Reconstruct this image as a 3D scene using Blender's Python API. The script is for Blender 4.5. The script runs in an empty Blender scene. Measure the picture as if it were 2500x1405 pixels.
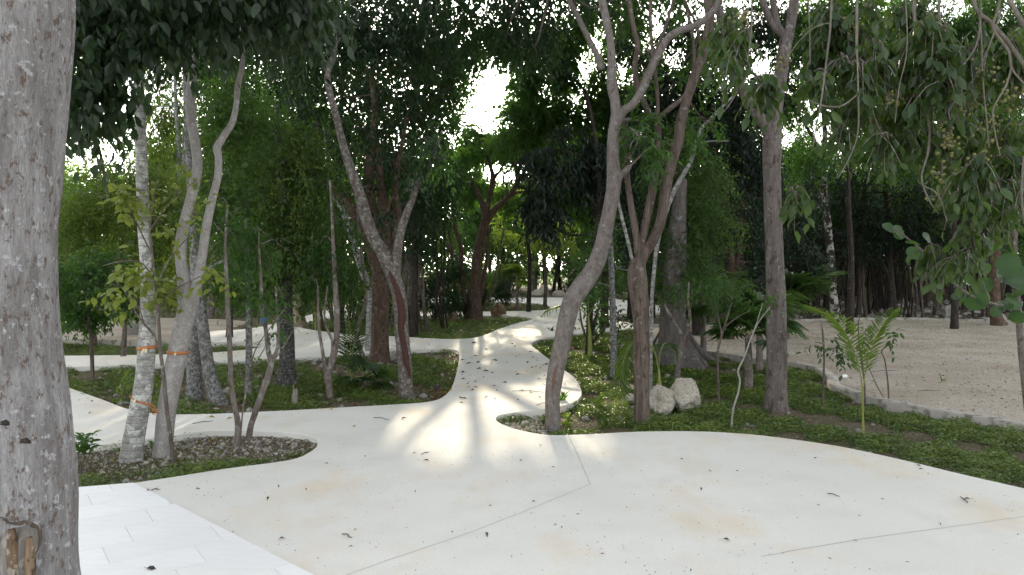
import bpy, bmesh, math, random
import numpy as np
from mathutils import Vector, Matrix, noise

rng = np.random.default_rng(11)
random.seed(11)
C = bpy.context.scene.collection
SC = bpy.context.scene

# ------------------------------------------------------------------ camera, sky, sun, exposure
F = 1785.0           # focal length in photograph pixels (2500 wide)
HC = 1.65            # camera height
PITCH = math.atan(42.5 / F)
cd = bpy.data.cameras.new('camera')
cam = bpy.data.objects.new('camera', cd); C.objects.link(cam)
cam.location = (0, 0, HC)
cam.rotation_euler = (math.pi / 2 - PITCH, 0, 0)
cd.sensor_width = 36.0
cd.lens = F / 2500 * 36.0
cd.clip_start = 0.05; cd.clip_end = 900
SC.camera = cam

SUN_EL = math.radians(14.6)
SUN_AZ = math.radians(-1.0)           # from +Y, positive to the right
SDIR = np.array([math.sin(SUN_AZ) * math.cos(SUN_EL), math.cos(SUN_AZ) * math.cos(SUN_EL), math.sin(SUN_EL)])
w = bpy.data.worlds.new('World'); SC.world = w; w.use_nodes = True
nt = w.node_tree; nt.nodes.clear()
sky = nt.nodes.new('ShaderNodeTexSky'); sky.sky_type = 'NISHITA'; sky.sun_disc = False
sky.sun_elevation = SUN_EL; sky.sun_rotation = SUN_AZ
sky.air_density = 1.0; sky.dust_density = 2.5; sky.ozone_density = 1.0; sky.altitude = 0
hs = nt.nodes.new('ShaderNodeHueSaturation'); hs.inputs['Saturation'].default_value = 0.24
bg = nt.nodes.new('ShaderNodeBackground'); bg.inputs['Strength'].default_value = 0.15
wo = nt.nodes.new('ShaderNodeOutputWorld')
nt.links.new(sky.outputs[0], hs.inputs['Color']); nt.links.new(hs.outputs[0], bg.inputs['Color'])
nt.links.new(bg.outputs[0], wo.inputs['Surface'])

sd = bpy.data.lights.new('sun', 'SUN'); sd.energy = 2.3; sd.angle = math.radians(0.6); sd.color = (1.0, 0.87, 0.64)
sun = bpy.data.objects.new('sun', sd); C.objects.link(sun)
sun.rotation_euler = Vector(tuple(SDIR)).to_track_quat('Z', 'Y').to_euler()
sun.location = (0, 0, 30)

SC.view_settings.view_transform = 'Standard'
SC.view_settings.look = 'None'
SC.view_settings.exposure = 2.1
SC.view_settings.gamma = 1.0
SC.render.engine = 'CYCLES'
cy = SC.cycles
cy.use_denoising = True
try: cy.denoiser = 'OPENIMAGEDENOISE'
except Exception: pass
cy.max_bounces = 7; cy.diffuse_bounces = 4; cy.glossy_bounces = 2; cy.transmission_bounces = 5
cy.sample_clamp_indirect = 6.0
cy.use_adaptive_sampling = True; cy.adaptive_threshold = 0.02

# ------------------------------------------------------------------ pixel geometry helpers
CP, SP = math.cos(PITCH), math.sin(PITCH)
def P(px, py, Y):
    """world point seen at photograph pixel px,py at forward distance Y"""
    u = (px - 1250) / F; v = (702.5 - py) / F
    d = np.array([u, CP + v * SP, -SP + v * CP])
    return np.array([0, 0, HC]) + d * (Y / d[1])
def G(px, py, z=0.0):
    u = (px - 1250) / F; v = (702.5 - py) / F
    d = np.array([u, CP + v * SP, -SP + v * CP])
    return np.array([0, 0, HC]) + d * ((z - HC) / d[2])
def proj(p):
    q = np.asarray(p, float) - np.array([0, 0, HC])
    zc = q[..., 1] * CP - q[..., 2] * SP
    yc = q[..., 1] * SP + q[..., 2] * CP
    zc = np.where(np.abs(zc) < 1e-3, 1e-3, zc)
    return 1250 + q[..., 0] / zc * F, 702.5 - yc / zc * F
GZ = -0.12
def D(py, z=GZ): return G(1250, py, z)[1]
def R(w, Y): return 0.5 * w / F * Y

def catmull(pts, n=6, closed=False):
    p = np.asarray(pts, float); N = len(p); out = []
    rngi = range(N) if closed else range(N - 1)
    for i in rngi:
        if closed: a, b, c, d = p[(i - 1) % N], p[i], p[(i + 1) % N], p[(i + 2) % N]
        else:
            a = p[i - 1] if i > 0 else 2 * p[0] - p[1]
            b, c = p[i], p[i + 1]
            d = p[i + 2] if i + 2 < N else 2 * p[-1] - p[-2]
        for k in range(n):
            t = k / n
            out.append(0.5 * ((2 * b) + (-a + c) * t + (2 * a - 5 * b + 4 * c - d) * t * t + (-a + 3 * b - 3 * c + d) * t ** 3))
    if not closed: out.append(p[-1])
    return np.array(out)

def pip(x, y, poly):
    poly = np.asarray(poly); ins = np.zeros(x.shape, bool)
    n = len(poly); j = n - 1
    for i in range(n):
        xi, yi = poly[i][:2]; xj, yj = poly[j][:2]
        if yi != yj:
            m = ((yi > y) != (yj > y)) & (x < (xj - xi) * (y - yi) / (yj - yi) + xi)
            ins ^= m
        j = i
    return ins

# ------------------------------------------------------------------ object helpers
def link(o, parent=None):
    C.objects.link(o)
    if parent is not None: o.parent = parent
    return o
def tag(o, label=None, cat=None, group=None, kind=None):
    if label: o['label'] = label
    if cat: o['category'] = cat
    if group: o['group'] = group
    if kind: o['kind'] = kind
    return o
def root(name, loc, label, cat, group=None):
    o = bpy.data.objects.new(name, None); o.empty_display_size = 0.1
    o.location = tuple(loc); link(o)
    return tag(o, label, cat, group)
def mesh_np(name, V, Fc, mat, smooth=False, tint=None):
    V = np.ascontiguousarray(V, np.float32); Fc = np.ascontiguousarray(Fc, np.int32)
    me = bpy.data.meshes.new(name)
    m, k = Fc.shape
    me.vertices.add(len(V)); me.vertices.foreach_set('co', V.ravel())
    me.loops.add(m * k); me.loops.foreach_set('vertex_index', Fc.ravel())
    me.polygons.add(m)
    me.polygons.foreach_set('loop_start', np.arange(0, m * k, k, dtype=np.int32))
    if smooth: me.polygons.foreach_set('use_smooth', np.ones(m, bool))
    if tint is not None:
        a = me.attributes.new('tint', 'FLOAT', 'POINT'); a.data.foreach_set('value', np.ascontiguousarray(tint, np.float32))
    me.update(calc_edges=True)
    if mat: me.materials.append(mat)
    return me
def obj(name, me, parent=None, **kw):
    o = bpy.data.objects.new(name, me); link(o, parent); tag(o, **kw); return o
def join(parts):
    Vs, Fs, off = [], [], 0
    for V, Fc in parts:
        Vs.append(V); Fs.append(Fc + off); off += len(V)
    return np.concatenate(Vs), np.concatenate(Fs)

def tube(path, rad, sides=10, n=5, rough=0.0, flare=0.0, seed=0, flut=0.0):
    """swept tube; quads. path (N,3), rad (N,)"""
    pr = np.column_stack([np.asarray(path, float), np.asarray(rad, float)])
    c = catmull(pr, n) if len(pr) > 2 or n > 1 else pr
    p, r = c[:, :3], np.maximum(c[:, 3], 0.0008)
    t = np.gradient(p, axis=0); t /= np.linalg.norm(t, axis=1)[:, None] + 1e-9
    nrm = np.cross(t[0], [0, 1, 0.01]); nrm /= np.linalg.norm(nrm) + 1e-9
    N = len(p); ang = np.linspace(0, 2 * np.pi, sides, endpoint=False)
    V = np.zeros((N, sides, 3)); rr = np.random.default_rng(seed + 5)
    ph = rr.uniform(0, 6.28, 8)
    s = np.concatenate([[0], np.cumsum(np.linalg.norm(np.diff(p, axis=0), axis=1))])
    for i in range(N):
        nrm = nrm - t[i] * np.dot(nrm, t[i]); nrm /= np.linalg.norm(nrm) + 1e-9
        b = np.cross(t[i], nrm)
        k = 1 + rough * (np.sin(ang * 2 + ph[0] + s[i] * 3.1) * .5 + np.sin(ang * 3 + ph[1] - s[i] * 5.3) * .35 + np.sin(ang + ph[2] + s[i] * 9.1) * .3
                         + np.sin(ang * 5 + ph[3] + s[i] * 14) * .18 + np.sin(s[i] * 21 + ph[4]) * .12)
        if flare > 0:
            f = math.exp(-s[i] / (r[0] * 1.8)) * flare
            k = k + f * (0.55 + 0.45 * np.sin(ang * 5 + ph[5]) + .25 * np.sin(ang * 3 + ph[6]))
        if flut > 0:
            k = k + flut * np.maximum(0, np.sin(ang * 4 + ph[7] + s[i] * .5)) * math.exp(-s[i] * .5)
        V[i] = p[i] + (r[i] * k)[:, None] * (np.cos(ang)[:, None] * nrm + np.sin(ang)[:, None] * b)
    V = V.reshape(-1, 3)
    tip = p[-1] + t[-1] * r[-1] * .6
    i0 = np.arange(N - 1)[:, None] * sides; j = np.arange(sides)[None]; j2 = (j + 1) % sides
    Q = np.stack([i0 + j, i0 + j2, i0 + sides + j2, i0 + sides + j], -1).reshape(-1, 4)
    # closed tip: an extra tiny ring
    V = np.concatenate([V, np.repeat(tip[None], sides, 0) + (V[-sides:] - p[-1]) * 0.05])
    a = (N - 1) * sides; jj = np.arange(sides); jn = (jj + 1) % sides
    Q = np.concatenate([Q, np.stack([a + jj, a + jn, a + sides + jn, a + sides + jj], -1)])
    return V, Q

def add_part(parent, name, parts, mat, smooth=True, base=None, **kw):
    V, Fc = join(parts) if isinstance(parts, list) else parts
    b = np.array(parent.location) if parent is not None else np.zeros(3)
    return obj(name, mesh_np(name, V - b, Fc, mat, smooth), parent, **kw)

# ------------------------------------------------------------------ materials
def newmat(name):
    m = bpy.data.materials.new(name); m.use_nodes = True
    n = m.node_tree; n.nodes.clear()
    o = n.nodes.new('ShaderNodeOutputMaterial')
    return m, n, o
class NB:
    def __init__(s, n): s.n = n
    def __call__(s, typ, **kw):
        nd = s.n.nodes.new(typ)
        for k, v in kw.items():
            if k.startswith('i_'): nd.inputs[k[2:].replace('_', ' ')].default_value = v
            else: setattr(nd, k, v)
        return nd
    def l(s, a, b): s.n.links.new(a, b)
def ramp(b, src, stops):
    r = b('ShaderNodeValToRGB'); e = r.color_ramp.elements
    while len(e) < len(stops): e.new(0.5)
    for i, (p, c) in enumerate(stops):
        e[i].position = p; e[i].color = (*c, 1) if len(c) == 3 else c
    b.l(src, r.inputs[0]); return r.outputs[0]
def mixc(b, f, a, c):
    m = b('ShaderNodeMix', data_type='RGBA')
    if isinstance(f, (int, float)): m.inputs[0].default_value = f
    else: b.l(f, m.inputs[0])
    for s, i in ((a, 6), (c, 7)):
        if isinstance(s, tuple): m.inputs[i].default_value = (*s, 1)
        else: b.l(s, m.inputs[i])
    return m.outputs[2]
def coords(b, scale=(1, 1, 1), kind='Object'):
    t = b('ShaderNodeTexCoord'); mp = b('ShaderNodeMapping'); mp.inputs['Scale'].default_value = scale
    b.l(t.outputs[kind], mp.inputs[0]); return mp.outputs[0]
def noi(b, co, sc, det=4, rough=.6):
    n = b('ShaderNodeTexNoise'); n.inputs['Scale'].default_value = sc; n.inputs['Detail'].default_value = det
    n.inputs['Roughness'].default_value = rough; b.l(co, n.inputs['Vector']); return n.outputs[0]
def principled(b, out, col, rough=.8, bump=None, bs=.3, bd=.01, spec=.3):
    p = b('ShaderNodeBsdfPrincipled')
    if isinstance(col, tuple): p.inputs['Base Color'].default_value = (*col, 1)
    else: b.l(col, p.inputs['Base Color'])
    p.inputs['Roughness'].default_value = rough
    p.inputs['Specular IOR Level'].default_value = spec
    if bump is not None:
        bp = b('ShaderNodeBump'); bp.inputs['Strength'].default_value = bs; bp.inputs['Distance'].default_value = bd
        b.l(bump, bp.inputs['Height']); b.l(bp.outputs[0], p.inputs['Normal'])
    b.l(p.outputs[0], out.inputs[0]); return p
def math_(b, op, a, c=None):
    m = b('ShaderNodeMath', operation=op)
    for s, i in ((a, 0), (c, 1)):
        if s is None: continue
        if isinstance(s, (int, float)): m.inputs[i].default_value = s
        else: b.l(s, m.inputs[i])
    return m.outputs[0]

def bark(name, c1, c2, lichen=(.45, .46, .42), lamt=.35, lscale=9, streak=.25, rings=0, dark=None, fine=60):
    m, n, o = newmat(name); b = NB(n)
    co = coords(b, (1, 1, streak)); ci = coords(b)
    a = noi(b, co, 14, 6, .65); f = noi(b, co, fine, 4, .7)
    base = mixc(b, ramp(b, a, [(.38, (0, 0, 0)), (.62, (1, 1, 1))]), c1, c2)
    if lamt > 0:
        v = noi(b, ci, lscale, 5, .62)
        base = mixc(b, ramp(b, v, [(.66 - lamt * .4, (0, 0, 0)), (.70 - lamt * .4, (1, 1, 1))]), base, lichen)
    if dark:
        v2 = noi(b, coords(b, (1, 1, .5)), lscale * 1.4, 4, .7)
        base = mixc(b, ramp(b, v2, [(.56, (0, 0, 0)), (.62, (1, 1, 1))]), base, dark)
    base = mixc(b, ramp(b, f, [(.3, (.55, .55, .55)), (.62, (0, 0, 0))]), base, tuple(x * .35 for x in c1))
    h = math_(b, 'ADD', math_(b, 'MULTIPLY', a, .5), f)
    if rings:
        wv = b('ShaderNodeTexWave', wave_type='BANDS', bands_direction='Z')
        wv.inputs['Scale'].default_value = rings; wv.inputs['Distortion'].default_value = 3.0; wv.inputs['Detail'].default_value = 3
        b.l(ci, wv.inputs['Vector'])
        rr = ramp(b, wv.outputs[1], [(0, (.5, .5, .5)), (.12, (0, 0, 0))])
        base = mixc(b, rr, base, tuple(x * .4 for x in c1))
        h = math_(b, 'ADD', h, math_(b, 'MULTIPLY', wv.outputs[1], .3))
    principled(b, o, base, .85, h, .75, .012, .2)
    return m
def leafmat(name, dark, light, trans, rough=.42, tw=.42, spec=.5):
    m, n, o = newmat(name); b = NB(n)
    at = b('ShaderNodeAttribute'); at.attribute_name = 'tint'
    oi = b('ShaderNodeObjectInfo')
    f = math_(b, 'ADD', at.outputs['Fac'], math_(b, 'MULTIPLY', math_(b, 'SUBTRACT', oi.outputs['Random'], .5), .35))
    col = mixc(b, f, dark, light)
    tc = mixc(b, f, tuple(x * .75 for x in trans), trans)
    p = b('ShaderNodeBsdfPrincipled'); b.l(col, p.inputs['Base Color']); p.inputs['Roughness'].default_value = rough
    p.inputs['Specular IOR Level'].default_value = spec
    t = b('ShaderNodeBsdfTranslucent'); b.l(tc, t.inputs[0])
    mx = b('ShaderNodeMixShader'); mx.inputs[0].default_value = tw
    b.l(p.outputs[0], mx.inputs[1]); b.l(t.outputs[0], mx.inputs[2]); b.l(mx.outputs[0], o.inputs[0])
    return m
def solid(name, c, rough=.7, var=.0, sc=20, spec=.3, bs=0.2):
    m, n, o = newmat(name); b = NB(n)
    nn = noi(b, coords(b), sc, 4)
    col = mixc(b, nn, tuple(x * (1 - var) for x in c), tuple(min(1, x * (1 + var)) for x in c))
    principled(b, o, col, rough, nn, bs, .01, spec); return m

M = {}
M['bark_grey'] = bark('bark_grey', (0.166, 0.140, 0.126), (0.230, 0.205, 0.187), (0.266, 0.252, 0.238), .2, 16, .35, 0, (0.137, 0.104, 0.086), 90)
M['bark_big'] = bark('bark_big', (.20, .185, .175), (.38, .365, .36), (.46, .455, .46), .16, 26, .16, 0, (.15, .105, .085), 170)
def specks(mat, c, sc=70, th=.16):
    n_ = mat.node_tree; b_ = NB(n_); p_ = [x for x in n_.nodes if x.type == 'BSDF_PRINCIPLED'][0]; src = p_.inputs['Base Color'].links[0].from_socket
    v_ = b_('ShaderNodeTexVoronoi'); v_.inputs['Scale'].default_value = sc; b_.l(coords(b_, (1, 1, .6)), v_.inputs['Vector'])
    b_.l(mixc(b_, ramp(b_, v_.outputs[0], [(th, (.85, .85, .85)), (th + .08, (0, 0, 0))]), src, c), p_.inputs['Base Color'])
specks(M['bark_big'], (.40, .37, .35), 90, .09)
M['bark_pole'] = bark('bark_pole', (.26, .25, .23), (.44, .43, .40), (.62, .61, .57), .38, 9, 1.6, 5, None, 45)
M['bark_pale'] = bark('bark_pale', (.31, .285, .265), (.40, .375, .355), (.45, .44, .42), .2, 14, .5, 0, None, 90)
M['bark_lichen'] = bark('bark_lichen', (0.108, 0.101, 0.094), (0.180, 0.173, 0.162), (0.288, 0.288, 0.274), .42, 22, .8, 0, (0.065, 0.061, 0.058))
M['bark_red'] = bark('bark_red', (.085, .055, .040), (.155, .105, .078), (.22, .20, .17), .16, 14, .3, 0, (.06, .035, .025))
M['bark_brown'] = bark('bark_brown', (.085, .064, .05), (.175, .138, .115), (.22, .195, .175), .14, 15, .09, 0, (.075, .05, .038), 60)
M['bark_tan'] = bark('bark_tan', (0.144, 0.119, 0.101), (0.238, 0.202, 0.180), (0.324, 0.310, 0.288), .22, 10, .3, 0, (0.094, 0.065, 0.050))
M['bark_twig'] = bark('bark_twig', (.15, .135, .11), (.25, .22, .18), (.3, .28, .25), .1, 20, .3)
M['bark_thin'] = bark('bark_thin', (0.094, 0.072, 0.058), (0.180, 0.151, 0.126), (0.288, 0.281, 0.252), .2, 20, .3)
M['bark_dark'] = bark('bark_dark', (.025, .02, .017), (.065, .052, .044), (.2, .2, .18), .08, 12, .3)
M['bark_white'] = bark('bark_white', (0.216, 0.209, 0.194), (0.360, 0.353, 0.331), (0.432, 0.432, 0.418), .4, 18, .7, 4, (0.101, 0.086, 0.072))
M['bark_spot'] = bark('bark_spot', (0.022, 0.017, 0.014), (0.072, 0.054, 0.043), (0.446, 0.432, 0.396), .36, 6, 1.8)
M['wood_red'] = solid('wood_red', (.058, .025, .018), .8, .5, 30)
M['wood_scar'] = solid('wood_scar', (.15, .085, .06), .85, .4, 30)
M['wood_tan'] = bark('wood_tan', (.15, .10, .06), (.29, .205, .13), (.36, .32, .26), .3, 18, .12, 0, (.08, .05, .035), 60)
M['wood_grey'] = bark('wood_grey', (0.158, 0.137, 0.115), (0.302, 0.274, 0.245), (0.360, 0.338, 0.302), .25, 12, .12)
M['leaf_deep'] = leafmat('leaf_deep', (.007, .020, .010), (.030, .064, .024), (.05, .125, .015), .36)
M['leaf_canopy'] = leafmat('leaf_canopy', (.010, .024, .014), (.050, .082, .040), (.06, .12, .018), .36)
M['leaf_vine'] = leafmat('leaf_vine', (.05, .085, .014), (.16, .22, .035), (.22, .32, .03), .45)
M['leaf_mid'] = leafmat('leaf_mid', (.013, .040, .009), (.058, .128, .024), (.13, .30, .024), .42)
M['leaf_small'] = leafmat('leaf_small', (.016, .040, .010), (.085, .160, .032), (.14, .27, .028), .48)
M['leaf_yellow'] = leafmat('leaf_yellow', (.036, .072, .012), (.155, .225, .036), (.27, .40, .04), .45)
M['leaf_blue'] = leafmat('leaf_blue', (.005, .013, .008), (.022, .042, .024), (.025, .055, .014), .36)
M['leaf_hang'] = leafmat('leaf_hang', (.018, .044, .013), (.095, .155, .036), (.16, .27, .035), .36)
M['leaf_grape'] = leafmat('leaf_grape', (.030, .080, .032), (.075, .14, .048), (.09, .17, .03), .34)
M['leaf_young'] = leafmat('leaf_young', (.09, .13, .02), (.22, .26, .045), (.34, .42, .05), .45, .38)
M['leaf_lime'] = leafmat('leaf_lime', (.05, .10, .013), (.14, .22, .03), (.26, .40, .04), .45)
M['palm'] = leafmat('palm', (.04, .09, .02), (.12, .20, .035), (.26, .40, .04), .32)
M['palm_dark'] = leafmat('palm_dark', (.018, .045, .015), (.06, .11, .03), (.10, .20, .03), .3)
M['cover'] = leafmat('cover', (.045, .095, .016), (.24, .31, .065), (.22, .33, .03), .45, .28, .6)
M['dry_leaf'] = leafmat('dry_leaf', (.10, .06, .03), (.32, .22, .10), (.25, .14, .05), .7, .2)
M['dry_dark'] = leafmat('dry_dark', (.05, .04, .03), (.16, .12, .08), (.1, .06, .03), .8, .1)
M['yellow_leaf'] = leafmat('yellow_leaf', (.35, .26, .04), (.5, .4, .06), (.4, .3, .05), .6, .2)
M['berry'] = solid('berry', (.17, .165, .05), .45, .35, 30, .5)
M['tie'] = solid('tie', (.42, .15, .05), .5, .2, 40)
M['tie_pale'] = solid('tie_pale', (.7, .6, .35), .6, .2, 40)
M['ribbon'] = solid('ribbon', (.05, .13, .26), .5, .2, 40)
M['plastic_white'] = solid('plastic_white', (.8, .8, .78), .4, .05, 10)
M['metal_rust'] = solid('metal_rust', (.06, .045, .04), .6, .3, 40)

def rockmat(name, c, c2, dk):
    m, n, o = newmat(name); b = NB(n); co = coords(b)
    a = noi(b, co, 5, 8, .65); f = noi(b, co, 40, 5, .7); v = b('ShaderNodeTexVoronoi'); v.inputs['Scale'].default_value = 14; b.l(co, v.inputs['Vector'])
    col = mixc(b, ramp(b, a, [(.4, (0, 0, 0)), (.62, (1, 1, 1))]), c, c2)
    col = mixc(b, ramp(b, f, [(.36, (.9, .9, .9)), (.5, (0, 0, 0))]), col, dk)
    h = math_(b, 'ADD', math_(b, 'ADD', a, f), math_(b, 'MULTIPLY', v.outputs[0], .4))
    principled(b, o, col, .9, h, .9, .03, .15); return m
M['rock_white'] = rockmat('rock_white', (.62, .57, .48), (.50, .44, .36), (.26, .22, .18))
M['rock_brown'] = rockmat('rock_brown', (.24, .15, .09), (.34, .25, .17), (.08, .05, .04))
M['rock_grey'] = rockmat('rock_grey', (.34, .32, .29), (.45, .42, .38), (.14, .13, .12))

# pale polished concrete
m, n, o = newmat('concrete'); b = NB(n); co = coords(b)
a = noi(b, co, .55, 4, .55); a2 = noi(b, co, 2.3, 5, .6); f = noi(b, co, 90, 3, .7); st = noi(b, coords(b, (1, .6, 1)), 1.1, 6, .62)
col = mixc(b, ramp(b, a, [(.35, (0, 0, 0)), (.65, (1, 1, 1))]), (.74, .715, .65), (.67, .65, .595))
col = mixc(b, ramp(b, st, [(.52, (0, 0, 0)), (.70, (.8, .8, .8))]), col, (.68, .57, .42))
col = mixc(b, ramp(b, a2, [(.30, (.28, .28, .28)), (.5, (0, 0, 0))]), col, (.55, .52, .46))
sp = b('ShaderNodeTexVoronoi'); sp.inputs['Scale'].default_value = 26; b.l(co, sp.inputs['Vector']); col = mixc(b, ramp(b, sp.outputs[0], [(.045, (.7, .7, .7)), (.075, (0, 0, 0))]), col, (.30, .26, .21))
col = mixc(b, ramp(b, f, [(.28, (.6, .6, .6)), (.45, (0, 0, 0))]), col, (.46, .43, .38))
principled(b, o, col, .88, math_(b, 'ADD', f, math_(b, 'MULTIPLY', a2, 1.5)), .18, .004, .15); M['concrete'] = m
m, n, o = newmat('travertine'); b = NB(n); co = coords(b, (1, 1, 1)); cg = coords(b, (1, 5, 1))
oi = b('ShaderNodeObjectInfo'); a = noi(b, cg, 4, 6, .65)
col = mixc(b, ramp(b, a, [(.35, (0, 0, 0)), (.7, (1, 1, 1))]), (.87, .865, .85), (.80, .785, .76))
col = mixc(b, math_(b, 'MULTIPLY', oi.outputs['Random'], .35), col, (.74, .72, .67))
f = noi(b, cg, 30, 4, .7)
col = mixc(b, ramp(b, f, [(.27, (.5, .5, .5)), (.36, (0, 0, 0))]), col, (.5, .47, .42))
principled(b, o, col, .5, f, .15, .004, .35); M['travertine'] = m
M['joint'] = solid('joint', (.36, .34, .30), .9, .2, 40)
def kerbmat():
    m, n, o = newmat('kerb_concrete'); b = NB(n); co = coords(b)
    a = noi(b, co, 3, 6, .65); f = noi(b, co, 50, 4, .7)
    col = mixc(b, ramp(b, a, [(.35, (0, 0, 0)), (.65, (1, 1, 1))]), (.33, .30, .26), (.45, .42, .37))
    col = mixc(b, ramp(b, noi(b, co, 7, 4), [(.52, (0, 0, 0)), (.64, (.8, .8, .8))]), col, (.13, .12, .08))
    principled(b, o, col, .9, f, .5, .01, .2); return m
M['kerb'] = kerbmat()
def groundmat(name, c1, c2, c3, s=1.0, vs=60):
    m, n, o = newmat(name); b = NB(n); co = coords(b)
    a = noi(b, co, 1.3 * s, 6, .6); v = b('ShaderNodeTexVoronoi'); v.inputs['Scale'].default_value = vs; b.l(co, v.inputs['Vector'])
    f = noi(b, co, 35, 5, .7)
    cr = ramp(b, v.outputs['Color'], [(.2, (0, 0, 0)), (.85, (1, 1, 1))])
    col = mixc(b, cr, c1, c2)
    col = mixc(b, ramp(b, a, [(.42, (0, 0, 0)), (.62, (.8, .8, .8))]), col, c3)
    col = mixc(b, ramp(b, f, [(.33, (.8, .8, .8)), (.47, (0, 0, 0))]), col, tuple(x * .35 for x in c1))
    h = math_(b, 'ADD', f, math_(b, 'MULTIPLY', v.outputs[0], .8))
    principled(b, o, col, .95, h, .8, .015, .1); return m
M['soil'] = groundmat('soil', (.10, .075, .05), (.20, .16, .12), (.075, .08, .035))
M['gravel'] = groundmat('gravel', (.36, .31, .25), (.56, .50, .42), (.34, .28, .21), .6, 75)

# ------------------------------------------------------------------ setting: ground, path, lots
BM = [(-120, 906), (-40, 925), (60, 932), (145, 939), (186, 953), (251, 976), (321, 1001), (401, 1011), (502, 1011), (602, 1007), (728, 1001), (850, 994), (960, 988), (1040, 982), (1080, 970), (1103, 945), (1114, 910), (1120, 880), (1119, 860), (1102, 853), (1040, 852), (960, 858), (840, 868), (760, 872), (680, 876), (560, 883), (450, 887), (330, 890), (240, 894), (145, 896), (0, 898)]
BL = [(-110, 1150), (-60, 1190), (40, 1201), (170, 1194), (251, 1189), (326, 1179), (426, 1164), (552, 1144), (702, 1124), (752, 1106), (775, 1086), (768, 1068), (728, 1058), (652, 1053), (577, 1051), (502, 1052), (426, 1063), (351, 1073), (251, 1086), (166, 1095), (20, 1110)]
BU = [(735, 800), (800, 811), (864, 818), (950, 821), (1005, 824), (1060, 827), (1111, 828), (1158, 825), (1189, 816), (1220, 803), (1267, 788), (1300, 779), (1270, 774), (1170, 771), (990, 772), (860, 775), (790, 780), (745, 788)]
BT = [(860, 752), (880, 761), (1000, 762), (1200, 761), (1320, 758), (1342, 753), (1335, 745), (1300, 741), (1240, 739), (1100, 740), (900, 742)]
BRn = [(2380, 1165), (2200, 1122), (2050, 1090), (1900, 1068), (1800, 1058), (1690, 1053), (1560, 1054), (1440, 1060), (1340, 1062), (1270, 1050), (1225, 1035), (1211, 1022), (1232, 1011), (1330, 999), (1385, 988), (1412, 975), (1420, 955), (1405, 925), (1380, 905), (1345, 880), (1303, 848), (1298, 838), (1318, 829), (1350, 823), (1420, 813), (1500, 806), (1560, 801)]
def world(lst, z=0.0): return [tuple(G(x, y, z)[:2]) for x, y in lst]
outer = [(-10, -5), (9.5, -5), (8.2, -2), (6.8, 1.0), (5.3, 3.3), (4.35, 4.75)] + world(BRn) + world([(1575, 793), (1520, 786), (1480, 776), (1510, 768), (1570, 765), (1640, 760), (1660, 748), (1640, 736), (1560, 729), (1385, 727), (1200, 727), (1000, 727), (860, 728), (830, 740), (800, 757), (760, 768), (720, 778), (650, 795), (600, 804), (510, 810), (500, 833), (560, 835), (640, 835), (655, 842), (620, 851), (560, 858), (480, 863), (330, 867), (145, 869), (-100, 872), (-500, 876)]) + [(-16, 12.0), (-13.5, 9.0), (-11.5, 6.5), (-10.5, 3)]
def fill(name, splines, z_top, thick, mat, bevel=0.0, smooth=4):
    cu = bpy.data.curves.new(name, 'CURVE'); cu.dimensions = '2D'; cu.fill_mode = 'BOTH'; cu.extrude = thick / 2
    if bevel: cu.bevel_depth = bevel; cu.bevel_resolution = 1; cu.extrude = thick / 2 - bevel; cu.offset = -bevel
    for s, sm in splines:
        p = catmull(np.array([(x, y) for x, y in s]), smooth, True) if sm else np.array(s)
        sp = cu.splines.new('POLY'); sp.points.add(len(p) - 1); sp.use_cyclic_u = True
        for i, q in enumerate(p): sp.points[i].co = (q[0], q[1], 0, 1)
    o = bpy.data.objects.new('tmp', cu); o.location = (0, 0, 0); C.objects.link(o)
    bpy.context.view_layer.update()
    me = bpy.data.meshes.new_from_object(o.evaluated_get(bpy.context.evaluated_depsgraph_get()))
    me.name = name; bpy.data.objects.remove(o)
    me.transform(Matrix.Translation((0, 0, z_top - thick / 2)))
    me.materials.clear(); me.materials.append(mat)
    for p in me.polygons: p.use_smooth = False
    return me
slab = obj('path', fill('path', [(outer, True), (world(BM), True), (world(BL), True), (world(BU), True), (world(BT), True)], 0.0, .16, M['concrete'], .008), kind='structure')

# terrain sheet: fine near, reaching the horizon
def ground_z(x, y):
    z = GZ + .012 * np.sin(x * 2.1 + y * .7) * np.sin(y * 1.7 - x * .4) + .008 * np.sin(x * 5.3) * np.sin(y * 4.1)
    rise = np.clip((y - 27) / 25, 0, 1) * np.clip((x - 5) / 4, 0, 1)
    return z + rise * .8 + np.clip((y - 60) / 100, 0, 1) * .8
BEDS = [(catmull(np.array(world(BL)), 4, True), -.062), (catmull(np.array(world(BM)), 4, True), -.085), (np.array(world(BRn[:-1]) + world([(1562, 803), (1585, 829), (1640, 838), (1700, 850), (1760, 862), (1880, 879), (1960, 889), (2006, 902), (2030, 920), (2038, 938), (2070, 952), (2120, 966), (2200, 985), (2350, 1010), (2500, 1034)]) + [(7.6, 7.4), (6.6, 4.6), (5.3, 3.4)]), -.085)]
gx = np.concatenate([[-600, -300, -150, -80], np.arange(-45, 45.1, .5), [80, 150, 300, 600]])
gy = np.concatenate([[-300, -100, -30], np.arange(-6, 60.1, .5), np.arange(62, 100, 4), [150, 300, 600]])
X, Y = np.meshgrid(gx, gy); Z = ground_z(X, Y)
V = np.stack([X, Y, Z], -1).reshape(-1, 3); nx = len(gx); ny = len(gy)
ii, jj = np.meshgrid(np.arange(ny - 1), np.arange(nx - 1), indexing='ij'); a0 = (ii * nx + jj).ravel()
obj('ground', mesh_np('ground', V, np.stack([a0, a0 + 1, a0 + nx + 1, a0 + nx], -1), M['soil'], True), kind='structure')

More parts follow.
